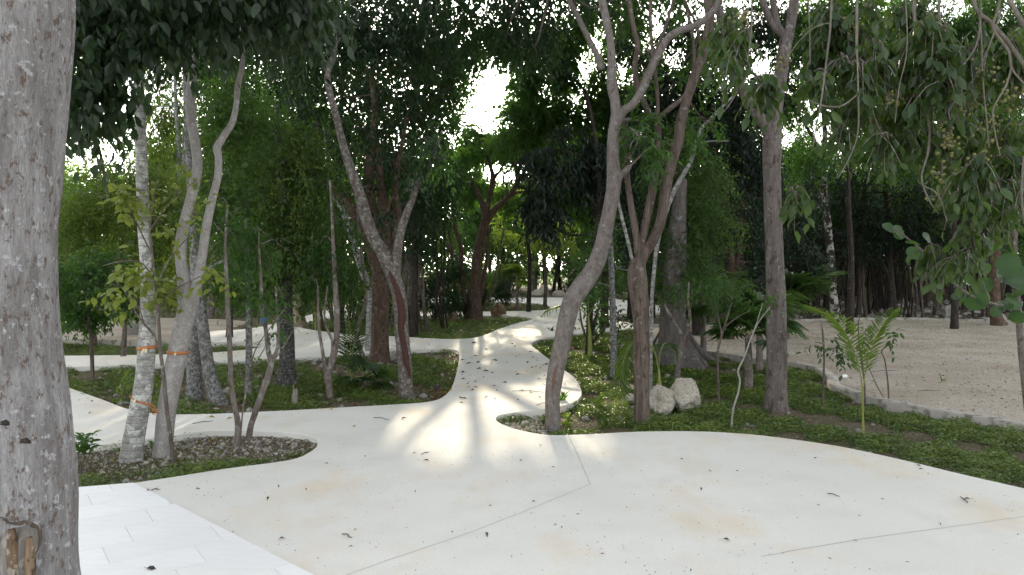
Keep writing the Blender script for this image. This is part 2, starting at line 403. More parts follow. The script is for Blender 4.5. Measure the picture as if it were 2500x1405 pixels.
terrain_z = ground_z
def ground_z(x, y):
    x = np.asarray(x, float); y = np.asarray(y, float); z = np.array(terrain_z(x, y)); sh = z.shape; z = np.atleast_1d(z); xf, yf = np.atleast_1d(x), np.atleast_1d(y)
    for pl, zz in BEDS: z = np.where(pip(xf, yf, pl), zz + .35 * (z + .12), z)
    return z.reshape(sh)
for pl, zz in BEDS:      # soil of the beds, gently uneven
    lo, hi = pl.min(0) - .05, pl.max(0) + .05; xs = np.arange(lo[0], hi[0] + .1, .1); ys = np.arange(lo[1], hi[1] + .1, .1); X, Y = np.meshgrid(xs, ys); nx, ny = len(xs), len(ys)
    Zb = zz + .35 * (terrain_z(X, Y) + .12) + .004 * np.sin(X * 23 + np.sin(Y * 9)) * np.sin(Y * 19)
    ii, jj = np.meshgrid(np.arange(ny - 1), np.arange(nx - 1), indexing='ij'); a0 = (ii * nx + jj).ravel()
    cxm = (X[:-1, :-1] + .05).ravel(); cym = (Y[:-1, :-1] + .05).ravel(); ok_ = np.zeros(len(a0), bool)
    for dx in (-.16, 0, .16):
        for dy in (-.16, 0, .16): ok_ |= pip(cxm + dx, cym + dy, pl)
    a0 = a0[ok_]; obj('bed_soil', mesh_np('bed_soil', np.stack([X, Y, Zb], -1).reshape(-1, 3), np.stack([a0, a0 + 1, a0 + nx + 1, a0 + nx], -1), M['soil'], True), kind='structure')

# gravel lot on the right, raised behind its kerb
KF = [(1562, 803), (1585, 829), (1640, 838), (1700, 850), (1760, 862), (1880, 879), (1960, 889), (2006, 902), (2030, 920), (2038, 938), (2070, 952), (2120, 966), (2200, 985), (2350, 1010), (2500, 1034), (2750, 1068)]
KB = [(1575, 795), (1610, 794), (1740, 792), (1850, 787), (2000, 780), (2150, 777), (2300, 779), (2500, 785), (2800, 795)]
lot = world(KF, .02) + [(11.5, 6.3), (17, 9)] + world([(3000, 805)], .02) + world(KB[::-1], .02)
lotc = catmull(np.array(lot), 4, True)
obj('gravel_lot', fill('gravel_lot', [(lot, True)], 0.0, .1, M['gravel']), kind='structure')
def kerb(pts, wdt, z0, z1, name='kerb'):
    c = catmull(np.array(pts), 8); t = np.gradient(c, axis=0); t /= np.linalg.norm(t, axis=1)[:, None]
    nn = np.stack([-t[:, 1], t[:, 0]], -1); N = len(c)
    j = np.array([math.sin(i * 1.7) * .004 + math.sin(i * .6) * .004 for i in range(N)])
    prof = [(-.5, z0), (-.5, z1 - .012), (-.42, z1), (.42, z1), (.5, z1 - .012), (.5, z0)]
    V = np.array([[*(c[i] + nn[i] * wdt * u), zz + j[i]] for i in range(N) for u, zz in prof])
    k = len(prof); Q = [[i * k + q, i * k + q + 1, (i + 1) * k + q + 1, (i + 1) * k + q] for i in range(N - 1) for q in range(k - 1)]
    Q += [[0, 1, 4, 5], [1, 2, 3, 4]] + [[(N - 1) * k + q for q in (0, 1, 4, 5)], [(N - 1) * k + q for q in (1, 2, 3, 4)]]
    return obj(name, mesh_np(name, V, np.array(Q), M['kerb']), kind='structure')
kerb(world(KF, .03) + [(11.8, 6.1)], .16, -.2, .04)
kerb(world(KB, .05) + [(17.5, 9 + 12)], .15, -.2, .07)
# gravel lot on the left, far behind the slim beds
lotL = world([(505, 812), (500, 834), (330, 832), (200, 828), (60, 823), (-300, 812), (-300, 776), (100, 775), (300, 774), (480, 776), (600, 783), (560, 800)], 0)
obj('gravel_lot', fill('gravel_lot', [(lotL, True)], -.03, .1, M['gravel']), kind='structure')
kerb(world([(500, 835), (330, 833), (200, 829), (60, 824), (-300, 813)], 0), .14, -.2, .01)
kerb(world([(60, 795), (150, 797), (180, 801), (150, 806), (60, 809), (-200, 806)], 0), .14, -.2, .03)
# contraction joints sawn into the concrete
def strip(pts, wd, z):
    c = np.array(pts); t = np.gradient(c, axis=0); t /= np.linalg.norm(t, axis=1)[:, None]
    nn = np.stack([-t[:, 1], t[:, 0]], -1) * wd / 2
    V = np.concatenate([np.column_stack([c - nn, np.full(len(c), z)]), np.column_stack([c + nn, np.full(len(c), z)])])
    N = len(c); return V, np.array([[i, i + 1, N + i + 1, N + i] for i in range(N - 1)])
for pl in ([(1386, 1062), (1400, 1090), (1421, 1135), (1441, 1183)], [(1441, 1183), (1360, 1216), (1250, 1261), (1120, 1310), (860, 1400), (700, 1470)],
           [(1105, 975), (1160, 990), (1212, 1003)], [(1860, 1359), (2100, 1318), (2500, 1262)]):
    c = catmull(np.array(world(pl)), 6); c[1:-1] += rng.normal(0, .0025, c[1:-1].shape)
    o = add_part(None, 'joint', strip(c, .005, .0012), M['joint'], False); o.parent = slab

# travertine tiles
tp = root('tile_paving', (0, 0, 0), None, None); tp['kind'] = 'structure'
def clip(poly, px_, py_, nx_, ny_):
    out = []
    for i in range(len(poly)):
        a, c = poly[i], poly[(i + 1) % len(poly)]
        da = (a[0] - px_) * nx_ + (a[1] - py_) * ny_; dc = (c[0] - px_) * nx_ + (c[1] - py_) * ny_
        if da >= 0: out.append(a)
        if (da >= 0) != (dc >= 0):
            t = da / (da - dc); out.append((a[0] + (c[0] - a[0]) * t, a[1] + (c[1] - a[1]) * t))
    return out
TA = G(326, 1181); TB = G(752, 1400); dd = (TB - TA)[:2]; dd /= np.linalg.norm(dd)
TL = G(40, 1204); ee = (TA - TL)[:2]; ee /= np.linalg.norm(ee)
ua = math.radians(36); ux, uy = math.cos(ua), math.sin(ua)
tw_, tl_ = .305, .61
for r_ in range(-22, 22):
    off = (r_ * .27) % 1 * tl_
    for c_ in range(-14, 14):
        g_ = .0012
        x0, x1 = c_ * tl_ + off + g_, (c_ + 1) * tl_ + off - g_; y0, y1 = r_ * tw_ + g_, (r_ + 1) * tw_ - g_
        q = [(-2.3 + a * ux - c * uy, 4.4 + a * uy + c * ux) for a, c in ((x0, y0), (x1, y0), (x1, y1), (x0, y1))]
        if min(p[1] for p in q) < 1.6 or min(p[0] for p in q) < -5.4: continue
        q = clip(q, TA[0], TA[1], dd[1] * 1.0, -dd[0] * 1.0)
        if len(q) < 3: continue
        q = clip(q, TA[0], TA[1], ee[1], -ee[0])
        if len(q) < 3: continue
        cx = sum(p[0] for p in q) / len(q); cyy = sum(p[1] for p in q) / len(q)
        area = abs(sum(q[i][0] * q[(i + 1) % len(q)][1] - q[(i + 1) % len(q)][0] * q[i][1] for i in range(len(q)))) / 2
        if area < .002: continue
        zt = .0075 + random.uniform(-.0006, .0006); k = len(q)
        me = bpy.data.meshes.new('tile')
        me.from_pydata([(p[0] - cx, p[1] - cyy, 0) for p in q] + [(p[0] - cx, p[1] - cyy, -.006) for p in q], [],
                       [list(range(k))] + [[i, k + i, k + (i + 1) % k, (i + 1) % k] for i in range(k)])
        me.materials.append(M['travertine'])
        o = obj('tile', me, tp); o.location = (cx, cyy, zt)

# ------------------------------------------------------------------ foliage machinery
T_D = (np.array([(0, 0, 0), (.45, -.5, .10), (1, 0, -.08), (.45, .5, .10)]), np.array([(0, 1, 2), (0, 2, 3)]))
T_N = (np.array([(0, 0, 0), (.2, -.36, .05), (.55, -.44, .05), (1, 0, -.16), (.55, .44, .05), (.2, .36, .05), (.3, 0, -.02), (.7, 0, -.06)]),
       np.array([(0, 1, 6), (1, 2, 6), (2, 7, 6), (2, 3, 7), (0, 6, 5), (5, 6, 4), (4, 6, 7), (4, 7, 3)]))
ra = np.linspace(.35, 2 * math.pi - .35, 11)
T_R = (np.array([(.12, 0, 0)] + [(.5 - .5 * math.cos(t), -.55 * math.sin(t), .05 * math.cos(2 * t)) for t in ra]), np.array([(0, i, i + 1) for i in range(1, 11)]))
def leaves(c, d, nrm, L, wr, T):
    d = d / (np.linalg.norm(d, axis=1)[:, None] + 1e-9)
    s = np.cross(nrm, d); s /= np.linalg.norm(s, axis=1)[:, None] + 1e-9
    nn = np.cross(d, s)
    tv, tf = T; k = len(tv)
    L = np.broadcast_to(L, (len(c),))[:, None, None]
    V = c[:, None] + L * (tv[None, :, 0:1] * d[:, None] + wr * tv[None, :, 1:2] * s[:, None] + tv[None, :, 2:3] * nn[:, None])
    Fc = (np.arange(len(c)) * k)[:, None, None] + tf[None]
    return V.reshape(-1, 3), Fc.reshape(-1, 3)

HOLES = [(1216, 205, 30, 46), (1180, 168, 40, 9), (1140, 282, 22, 11), (1185, 258, 20, 10), (1432, 150, 26, 42), (1458, 78, 20, 22), (1408, 225, 14, 20), (1600, 50, 30, 38),
         (1645, 130, 26, 34), (1690, 30, 24, 40), (205, 392, 46, 18), (292, 378, 42, 18), (272, 218, 14, 30), (1840, 150, 46, 34), (2012, 255, 42, 38), (2000, 330, 20, 18),
         (2318, 14, 60, 24), (1262, 405, 14, 18), (1210, 392, 14, 9), (1918, 330, 14, 26), (2440, 35, 30, 22), (700, 250, 22, 10), (880, 230, 14, 16), (1110, 330, 20, 26), (1520, 160, 18, 50),
         (1330, 215, 18, 30), (1300, 290, 22, 14), (1240, 290, 20, 16), (1370, 330, 14, 12), (1310, 160, 14, 12), (1060, 210, 14, 10)]
# sunlit patches on the ground (photograph pixels, ground radii in metres): gaps in the canopy along the sun's rays
LIT = [(1345, 775, 1.3, 1.6), (1290, 815, .4, .5), (1400, 745, 1.6, 1.6), (1290, 985, .55, .55), (1215, 1050, .32, .45), (1120, 1030, .18, .5), (1110, 1090, .3, .2), (1190, 1110, .2, .3), (1470, 990, .4, .4), (1000, 1050, .15, .4),
       (1380, 1085, .4, .35), (1450, 870, .5, .9), (1480, 910, .6, .8), (1530, 955, .5, .6), (1400, 950, .4, .4), (1430, 1010, .5, .4), (200, 950, 1.0, .5), (230, 925, 1.2, .8), (320, 905, 1.0, .8), (420, 880, 1.3, 1.3), (560, 868, 1.2, 1.5),
       (560, 845, 1.5, 1.6), (760, 822, 1.2, 2.0), (660, 815, 1.4, 1.8), (880, 750, 2, 3), (1050, 733, 2.5, 2), (1250, 733, 2.5, 2), (1000, 766, 2, 1), (1450, 735, 2.5, 2), (1150, 765, 2, 1), (210, 850, 1.3, 1.6), (300, 800, 2.5, 3),
       (2110, 870, .25, .4), (560, 930, .5, .8), (1050, 800, 1.0, 1.0), (900, 870, .5, .4)]
LITW = [(*G(a, c, 0)[:2], e, f) for a, c, e, f in LIT]
def keep(p, hole=True, lit=True, mg=0.0):
    """False for twigs that would close a gap in the canopy"""
    m = np.ones(len(p), bool)
    if hole:
        x, y = proj(p)
        for hx, hy, hr, hv in HOLES:
            m &= ((x - hx) / hr) ** 2 + ((y - hy) / hv) ** 2 > 1 + rng.uniform(-.45, .15, len(p))
    if lit:
        k = p[:, 2:3] / SDIR[2]; g = p[:, :2] - k * SDIR[None, :2]
        for lx, ly, a, c in LITW:
            m &= ~((((g[:, 0] - lx) / (a + .28 + mg)) ** 2 + ((g[:, 1] - ly) / (c * 1.0 + .8 + mg)) ** 2 < 1) & (p[:, 1] > ly) & (rng.random(len(p)) < (.97 if mg == 0 else .86)))
    return m
def twigs(cen, rad, n):
    """n points inside ellipsoids, clumped"""
    cen = np.asarray(cen); rad = np.asarray(rad); vol = (rad[:, 0] * rad[:, 2]) ** 1.0; pr = vol / vol.sum()
    which = rng.choice(len(cen), n, p=pr)
    ng = max(4, n // 9); wg = rng.choice(len(cen), ng, p=pr)      # bunches of twigs, with gaps between the bunches
    ug = rng.normal(size=(ng, 3)); ug /= np.linalg.norm(ug, axis=1)[:, None]
    cg = cen[wg] + ug * (rng.random(ng) ** .45)[:, None] * rad[wg] * .95
    g = rng.integers(0, ng, n); v = rng.normal(size=(n, 3)) * .21 * rad[wg[g]]
    u = ug[g] + rng.normal(size=(n, 3)) * .4; u /= np.linalg.norm(u, axis=1)[:, None]
    global LASTG; LASTG = g
    return cg[g] + v, u
def spray(base, u, lpt, L, tl, droop, wr, T, outw=.6, grp=None):
    """leafy twigs: lpt leaves each"""
    n = len(base)
    td = u * outw + rng.normal(size=(n, 3)) * .55; td[:, 2] -= droop * .8; td /= np.linalg.norm(td, axis=1)[:, None]
    t = (np.arange(lpt) + .5) / lpt
    bt = np.repeat(base, lpt, 0); dt = np.repeat(td, lpt, 0); tt = np.tile(t, n)[:, None] * tl * rng.uniform(.7, 1.3, (n * lpt, 1))
    side = np.cross(dt, [0, 0, 1.0]); side /= np.linalg.norm(side, axis=1)[:, None] + 1e-6
    sg = np.tile(np.where(np.arange(lpt) % 2, 1, -1), n)[:, None]
    c = bt + dt * tt; c[:, 2] -= droop * tt[:, 0] ** 2 / max(tl, .1) * .4
    d = dt * .5 + side * sg * .75 + rng.normal(size=c.shape) * .28; d[:, 2] -= droop
    nrm = np.array([0, 0, 1.0]) + rng.normal(size=c.shape) * .45
    if droop > .9: nrm = nrm + rng.normal(size=c.shape) * .8
    Ls = L * rng.uniform(.6, 1.2, len(c))
    bt_ = rng.normal(.36, .22, n) if grp is None else np.clip(rng.beta(1.3, 2.2, 4000), 0, 1)[grp % 4000] * .8 + rng.normal(0, .08, n) + .05
    tint = np.repeat(np.clip(bt_, 0, 1), lpt) * .75 + rng.random(len(c)) * .25
    return c, d, nrm, Ls, tint
def crown_mesh(name, cs, mat, wr, T, base):
    c, d, nn, L, ti = cs
    V, Fc = leaves(c, d, nn, L, wr, T)
    return mesh_np(name, V - base, Fc, mat, len(T[0]) > 4, np.repeat(ti, len(T[0])))
LEAFCACHE = {}
def leaf_parts(parent, cs, idx, mat, wr, T, name='leaf'):
    """single leaves as objects sharing mesh data"""
    c, d, nn, L, ti = cs; base = np.array(parent.location)
    for i in idx:
        q = int(min(4, max(0, ti[i] * 5)))
        key = (mat.name, wr, len(T[0]), q)
        if key not in LEAFCACHE:
            V, Fc = leaves(np.zeros((1, 3)), np.array([[1., 0, 0]]), np.array([[0, 0, 1.]]), 1.0, wr, T)
            LEAFCACHE[key] = mesh_np('leaf', V, Fc, mat, True, np.full(len(V), (q + .5) / 5))
        dv = Vector(d[i]).normalized(); s = Vector(nn[i]).cross(dv).normalized(); up = dv.cross(s)
        mt = Matrix(((dv.x, s.x, up.x), (dv.y, s.y, up.y), (dv.z, s.z, up.z))).to_4x4()
        o = obj(name, LEAFCACHE[key], parent)
        o.matrix_local = Matrix.Translation(Vector(c[i] - base)) @ mt @ Matrix.Scale(float(L[i]), 4)
def sel(cs, m): return tuple(x[m] for x in cs)

def limb_path(pts, Yb):
    """[(px,py,width px[,dY])] -> points, radii"""
    p = np.array([P(q[0], q[1], Yb + (q[3] if len(q) > 3 else 0)) for q in pts])
    r = np.array([R(q[2], Yb + (q[3] if len(q) > 3 else 0)) for q in pts])
    return p, r
SEED = [0]
def grow(name, label, cat, Yb, limbs, barkm, crown=None, group=None, sides=12, rough=.05, flare=.35, zb=GZ - .03, flut=0, limbname='limb'):
    """limbs: first one is the trunk. crown: dict(cl=[(px,py,dY,rx,ry,rz)], n, lpt, L, tl, droop, wr, T, mat, singles)"""
    p0, r0 = limb_path(limbs[0], Yb)
    if zb is not None: p0[0, 2] = zb
    rt = root(name, p0[0], label, cat, group)
    allp = []
    for i, lb in enumerate(limbs):
        SEED[0] += 1
        p, r = limb_path(lb, Yb)
        if i == 0 and zb is not None: p[0, 2] = zb
        V, Q = tube(p, r, sides if r.max() > .03 else 8, 6, rough, flare if i == 0 else 0, SEED[0], flut if i == 0 else 0)
        add_part(rt, 'trunk' if i == 0 else limbname, (V, Q), barkm)
        allp.append(catmull(np.column_stack([p, r]), 4))
    allp = np.concatenate(allp)
    if crown:
        make_crown(rt, crown, Yb, allp, barkm)
    return rt
def make_crown(rt, cr, Yb, allp, barkm):
    cl = cr['cl']
    cen = np.array([P(a, c, Yb + dy) for a, c, dy, rx, ry, rz in cl])
    rad = np.array([[rx / F * (Yb + dy), rz, ry / F * (Yb + dy)] for a, c, dy, rx, ry, rz in cl])
    br = []
    if cr.get('br', True):
        for q, rr_ in zip(cen, rad):
            dist = np.linalg.norm(allp[:, :3] - q, axis=1) + np.maximum(0, allp[:, 2] - q[2]) * 1.2
            s = allp[np.argmin(dist)]
            if np.linalg.norm(s[:3] - q) > 6: continue
            r1 = min(s[3] * .45, .035)
            mid = (s[:3] + q) / 2 + rng.normal(size=3) * .12 * np.linalg.norm(s[:3] - q) + [0, 0, .08]
            br.append(tube([s[:3], mid, q], [r1, r1 * .65, r1 * .3], 6, 4, .05, 0, 1))
            for _ in range(cr.get('sub', 3)):
                e = q + rng.normal(size=3) * rr_ * .6
                br.append(tube([mid * .3 + q * .7, (q + e) / 2 + rng.normal(size=3) * .06, e], [r1 * .4, r1 * .3, .003], 5, 3, 0, 0, 1))
        if br: add_part(rt, 'branches', br, barkm, kind='stuff')
    b, u = twigs(cen, rad, cr['n']); gq = LASTG
    m = keep(b, cr.get('hole', True), cr.get('lit', True)); b, u, gq = b[m], u[m], gq[m]
    cs = spray(b, u, cr['lpt'], cr['L'], cr['tl'], cr['droop'], cr['wr'], cr['T'], grp=gq)
    if cr.get('lit', True): m = keep(cs[0], False, True, mg=-.16); cs = sel(cs, m)
    ns = cr.get('singles', 0)
    base = np.array(rt.location)
    if ns:
        x, y = proj(cs[0]); size = cs[3] / np.maximum(.5, cs[0][:, 1])
        vis = (x > 0) & (x < 2500) & (y > -5) & (y < 1405)
        sc = np.where(vis, size, 0) * rng.uniform(.8, 1.2, len(x))
        idx = np.argsort(-sc)[:ns]; idx = idx[vis[idx]]
        leaf_parts(rt, cs, idx, cr['mat'], cr['wr'], cr['T'])
        mm = np.ones(len(x), bool); mm[idx] = False; rest = sel(cs, mm)
    else: rest = cs
    if len(rest[0]): obj('crown', crown_mesh('crown', rest, cr['mat'], cr['wr'], cr['T'], base), rt, kind='stuff')
    return cs
def CR(cl, n, L, mat='leaf_mid', lpt=8, tl=.3, droop=.5, wr=.45, T=T_D, **kw):
    return dict(cl=cl, n=n, L=L, mat=M[mat], lpt=lpt, tl=tl, droop=droop, wr=wr, T=T, **kw)

# ------------------------------------------------------------------ the trees of the clearing
big = grow('big_tree', 'huge grey scarred trunk with bare wood wound, cut by the left frame edge', 'tree', 3.0,
     [[(60, 1700, 330), (56, 1405, 246), (48, 1200, 244), (38, 1000, 232), (28, 800, 206), (22, 600, 206), (30, 400, 214), (44, 200, 222), (56, 0, 220), (70, -350, 190), (80, -800, 150)],
      [(75, -500, 120), (250, -620, 90, .8), (480, -560, 60, 1.8), (760, -420, 30, 2.6)],
      [(75, -650, 110), (180, -560, 70, 1.2), (260, -300, 40, 2.2), (330, -120, 20, 2.6)],
      [(80, -800, 100), (-100, -1100, 70, -.5), (-350, -1400, 30, -1)]], M['bark_big'],
     CR([(170, 60, 2.3, 60, 110, .5), (200, 200, 2.4, 62, 80, .4), (290, -12, 2.6, 90, 90, .5), (300, 78, 2.5, 40, 45, .3), (390, -2, 2.7, 90, 80, .6), (480, -22, 4.5, 90, 66, .6), (560, 28, 4.6, 70, 62, .4),
         (650, -12, 4.7, 80, 70, .5), (720, 18, 4.8, 60, 55, .4), (420, 33, 2.6, 60, 35, .4), (180, 260, 2.4, 30, 30, .3), (350, -100, 2.5, 300, 110, .9), (640, -80, 2.8, 180, 80, .8), (250, 190, 2.5, 26, 26, .3)],
        1350, .115, 'leaf_canopy', 7, .30, 1.1, .5, T_N, hole=False, lit=False, singles=300, sub=1), sides=150, rough=.022, flare=0, zb=-.15)
old_ = [o for o in big.children if o.name.startswith('trunk')][0]; tm = old_.data; tv = np.zeros(len(tm.vertices) * 3, np.float32); tm.vertices.foreach_get('co', tv); tv = tv.reshape(-1, 3)
# subdivide the rings along the length so that the relief is as fine as around
ns_ = 150; rings = tv.reshape(-1, ns_, 3); kz = 9; fine = []
for a_ in range(len(rings) - 2):
    for t_ in range(kz): fine.append(rings[a_] * (1 - t_ / kz) + rings[a_ + 1] * (t_ / kz))
fine.append(rings[-2]); fine = np.array(fine); fine = fine[(fine[:, :, 2].mean(1) < 3.6)]; cr_ = fine.mean(1, keepdims=True); out_ = fine - cr_; out_ /= np.linalg.norm(out_, axis=2)[:, :, None] + 1e-6
dsp = np.zeros(fine.shape[:2])
for a_ in range(fine.shape[0]):
    for c_ in range(ns_):
        x_, y_, z_ = fine[a_, c_]
        if out_[a_, c_, 1] > .5: continue
        q_ = Vector((x_ * 26, y_ * 26, z_ * 5)); dsp[a_, c_] = noise.fractal(q_, 1, 2, 4) * .0042 + noise.noise(Vector((x_ * 70, y_ * 70, z_ * 38))) * .0022 - max(0, noise.noise(Vector((x_ * 9, y_ * 9, z_ * 3))) - .25) * .010
fine = fine + out_ * dsp[:, :, None]; n_r = len(fine)
i0_ = np.arange(n_r - 1)[:, None] * ns_; j_ = np.arange(ns_)[None]; j2_ = (j_ + 1) % ns_
nm_ = mesh_np('trunk', fine.reshape(-1, 3), np.stack([i0_ + j_, i0_ + j2_, i0_ + ns_ + j2_, i0_ + ns_ + j_], -1).reshape(-1, 4), M['bark_big'], True)
up_ = rings[(rings[:, :, 2].mean(1) > 3.4)]; n_u = len(up_); i0_ = np.arange(n_u - 1)[:, None] * ns_
um_ = mesh_np('upper_trunk', up_.reshape(-1, 3), np.stack([i0_ + j_, i0_ + j2_, i0_ + ns_ + j2_, i0_ + ns_ + j_], -1).reshape(-1, 4), M['bark_big'], True)
old_.data = nm_; obj('upper_trunk', um_, big)
# the wound low on the big trunk: exposed wood, torn lip and two root-like ridges
Yw = 2.785
def patch(pts, Y, bulge, mat, name):
    c = P(*np.mean(np.array(pts), 0), Y - bulge); ring = [P(x, y, Y + .01 + abs(x - 50) * .0006) for x, y in pts]
    ring2 = [(np.array(q) * .55 + c * .45) for q in ring]
    ring2 = [q - np.array([0, bulge * .5, 0]) for q in ring2]
    n_ = len(ring); V = np.array([c] + ring2 + ring)
    T = [(0, 1 + i, 1 + (i + 1) % n_) for i in range(n_)]
    for i in range(n_):
        j = (i + 1) % n_; T += [(1 + i, 1 + n_ + i, 1 + n_ + j), (1 + i, 1 + n_ + j, 1 + j)]
    return add_part(big, name, (V, np.array(T)), mat)
patch([(2, 1275), (30, 1288), (60, 1290), (85, 1292), (94, 1320), (88, 1350), (80, 1380), (76, 1430), (60, 1480), (10, 1480), (-20, 1400), (-25, 1300)], Yw + .018, .03, M['wood_grey'], 'bare_wood')
for a, wd in (([(28, 1292), (30, 1320), (34, 1360), (36, 1405), (40, 1470)], 15), ([(72, 1312), (73, 1340), (74, 1380), (76, 1420), (74, 1470)], 13)):
    p = np.array([P(x, y, Yw - .008) for x, y in a]); add_part(big, 'wood_ridge', tube(p, [R(wd * k, Yw) for k in (.9, 1.2, 1.35, 1.3, 1.3)], 14, 9, .5, 0, 3), M['wood_tan'])
p = np.array([P(x, y, Yw - .012 + abs(x - 50) * .0008) for x, y in [(-20, 1256), (0, 1262), (22, 1276), (45, 1279), (62, 1274), (80, 1284), (92, 1290), (98, 1312), (94, 1336), (86, 1352)]])
add_part(big, 'bark_lip', tube(p, [R(k, Yw) for k in (3, 6, 4, 8, 6, 9, 5, 7, 4, 2)], 8, 9, .8, 0, 9), M['bark_brown'])
for x, y, s in ((12, 1034, 9), (62, 1078, 12)):
    V, Q = tube([P(x - s, y + 3, Yw - .03), P(x, y - 2, Yw - .045), P(x + s, y + 4, Yw - .03)], [.004, .013, .004], 8, 4, .3); add_part(big, 'knot', (V, Q), M['bark_dark'])

t2 = grow('pole_tree', 'straight pale ringed trunk with cut top and orange tie, in the pebbled bed', 'tree', D(1140),
     [[(318, 1142, 56), (326, 1080, 49), (340, 1000, 46), (352, 930, 43), (358, 850, 41), (362, 760, 37), (360, 660, 33), (352, 560, 29), (348, 470, 28), (345, 380, 27), (342, 300, 26), (340, 220, 25), (338, 168, 24)]], M['bark_pole'], rough=.03, flare=.12, sides=20)
Y3 = D(1130)
t3 = grow('forked_tree', 'smooth pale grey tree forking into two wavy stems beside the ringed pole trunk', 'tree', Y3,
     [[(394, 1134, 44), (400, 1080, 42), (408, 1000, 44), (420, 930, 46), (434, 860, 46), (446, 800, 44), (458, 755, 44), (463, 728, 46)],
      [(461, 750, 28.5), (452, 700, 30.3), (442, 640, 27.6), (442, 590, 27.6), (455, 530, 25.8), (470, 470, 24.9), (482, 410, 24.0, .02), (478, 360, 23.1), (468, 300, 23.1), (465, 240, 23.1), (470, 185, 18.7), (470, 160, 12.5), (473, 128, 3.6)],
      [(463, 765, 30.3), (476, 710, 24.9), (488, 660, 22.2), (497, 600, 21.4), (507, 540, 20.5), (520, 480, 18.7), (532, 430, 17.8), (533, 385, 17.8), (530, 362, 18.7), (545, 335, 16.9), (567, 300, 15.1), (577, 255, 13.3), (581, 210, 13.3), (592, 165, 12.5), (594, 130, 10.7), (586, 90, 10.7), (600, 50, 11.6), (610, 0, 10.7), (622, -90, 8.9), (640, -250, 7.1)]],
     M['bark_pale'], CR([(670, 10, .3, 60, 50, .4), (710, 60, .3, 60, 50, .4), (610, -100, 0, 120, 60, .5), (760, 20, .4, 70, 60, .4)], 150, .10, 'leaf_deep', 7, .3, 1.1, .42, T_N, lit=False), rough=.035, flare=.2, sides=20)
# young tree with round yellow-green leaves, in front of both
Y4 = D(1158)
s4 = [[(422, 1160, 11), (420, 1100, 10), (414, 1050, 10), (405, 980, 10), (400, 920, 9), (392, 860, 9), (388, 800, 8), (384, 740, 7), (378, 680, 7), (370, 620, 6), (366, 560, 5), (372, 500, 4), (385, 440, 3)],
      [(398, 905, 6), (390, 860, 6), (372, 815, 6), (350, 790, 5), (330, 760, 5), (310, 720, 4), (290, 690, 3), (275, 660, 3)],
      [(352, 792, 4), (335, 745, 4), (300, 705, 3), (262, 690, 2)], [(383, 730, 5), (392, 680, 4), (410, 640, 4), (440, 600, 3), (480, 560, 2)],
      [(370, 620, 4), (350, 580, 4), (320, 520, 3), (280, 490, 2), (240, 480, 2)], [(367, 560, 4), (395, 520, 3), (430, 480, 3), (480, 440, 2)], [(385, 740, 4), (410, 720, 3), (440, 700, 3), (500, 670, 2)], [(378, 680, 4), (340, 640, 3), (290, 640, 3), (250, 650, 2)]]
grow('young_tree', 'slender young tree with sparse round yellow green leaves in front of ringed and forked trunks', 'tree', Y4, s4, M['bark_thin'],
     CR([(300, 480, .1, 80, 30, .3), (380, 400, .1, 50, 35, .3), (350, 450, 0, 60, 40, .3), (440, 470, .1, 70, 50, .3), (500, 430, .1, 30, 20, .2), (400, 560, .1, 60, 50, .3), (470, 530, .1, 45, 35, .25), (290, 640, 0, 70, 35, .25),
         (350, 640, 0, 50, 30, .25), (430, 680, 0, 60, 35, .25), (500, 640, 0, 25, 20, .2), (280, 700, 0, 40, 25, .2), (340, 770, -.1, 40, 25, .2), (400, 760, -.1, 50, 20, .2), (260, 420, .1, 30, 20, .2)],
        105, .078, 'leaf_young', 5, .26, .3, .7, T_N, hole=False, lit=False, singles=300, sub=1), rough=.06, flare=.2, sides=10)
Y5 = D(1105)
grow('twisted_sapling', 'twisted dark stem with peeling bark rising from pebbles, left of its leaning twin', 'sapling', Y5,
     [[(568, 1108, 22), (580, 1080, 17), (580, 1030, 15), (572, 990, 13), (564, 930, 13), (561, 860, 12), (558, 780, 11), (554, 700, 9), (550, 600, 7), (556, 500, 4)]], M['bark_tan'], CR([(556, 640, .2, 55, 40, .3), (560, 560, .3, 60, 45, .35), (540, 500, .3, 45, 35, .3), (590, 600, .2, 40, 40, .3)], 170, .055, 'leaf_mid', 8, .25, .6, .5), rough=.13, flare=.5, sides=12)
grow('twisted_sapling', 'leaning dark stem forking at head height with blue ribbon, right of its upright twin', 'sapling', D(1092),
     [[(606, 1094, 18), (610, 1050, 15), (622, 1010, 15), (640, 960, 14), (655, 920, 14), (662, 885, 13), (655, 860, 11), (648, 800, 10), (640, 760, 9), (637, 690, 8), (632, 600, 6)],
      [(662, 880, 10), (676, 855, 8), (680, 810, 7), (676, 760, 6), (672, 700, 5)], [(660, 890, 6), (690, 850, 3, -.1), (720, 800, 2, -.2)]], M['bark_tan'],
     CR([(660, 830, .1, 30, 25, .2), (700, 790, 0, 30, 40, .2), (640, 740, 0, 35, 30, .2), (690, 720, 0, 35, 30, .2), (640, 640, .1, 55, 45, .3), (680, 600, .2, 50, 45, .3), (620, 560, .2, 45, 40, .3)], 190, .055, 'leaf_mid', 6, .18, .5, .4, T_N, lit=False), rough=.12, flare=.3, sides=12)
grow('thin_sapling', 'pencil thin pale sapling between the two twisted dark stems', 'sapling', D(1125),
     [[(583, 1128, 5), (586, 1080, 5), (592, 1010, 4), (600, 960, 4), (610, 900, 4), (626, 850, 3), (660, 800, 2), (700, 750, 2)], [(600, 960, 3), (590, 920, 2), (580, 880, 2)], [(612, 895, 3), (650, 880, 2), (720, 850, 1.5)]], M['bark_thin'],
     CR([(620, 880, 0, 20, 20, .1), (590, 930, 0, 15, 15, .1)], 4, .05, 'leaf_lime', 4, .12, .3, .5, T_N, lit=False), flare=0)
lic = M['bark_lichen']
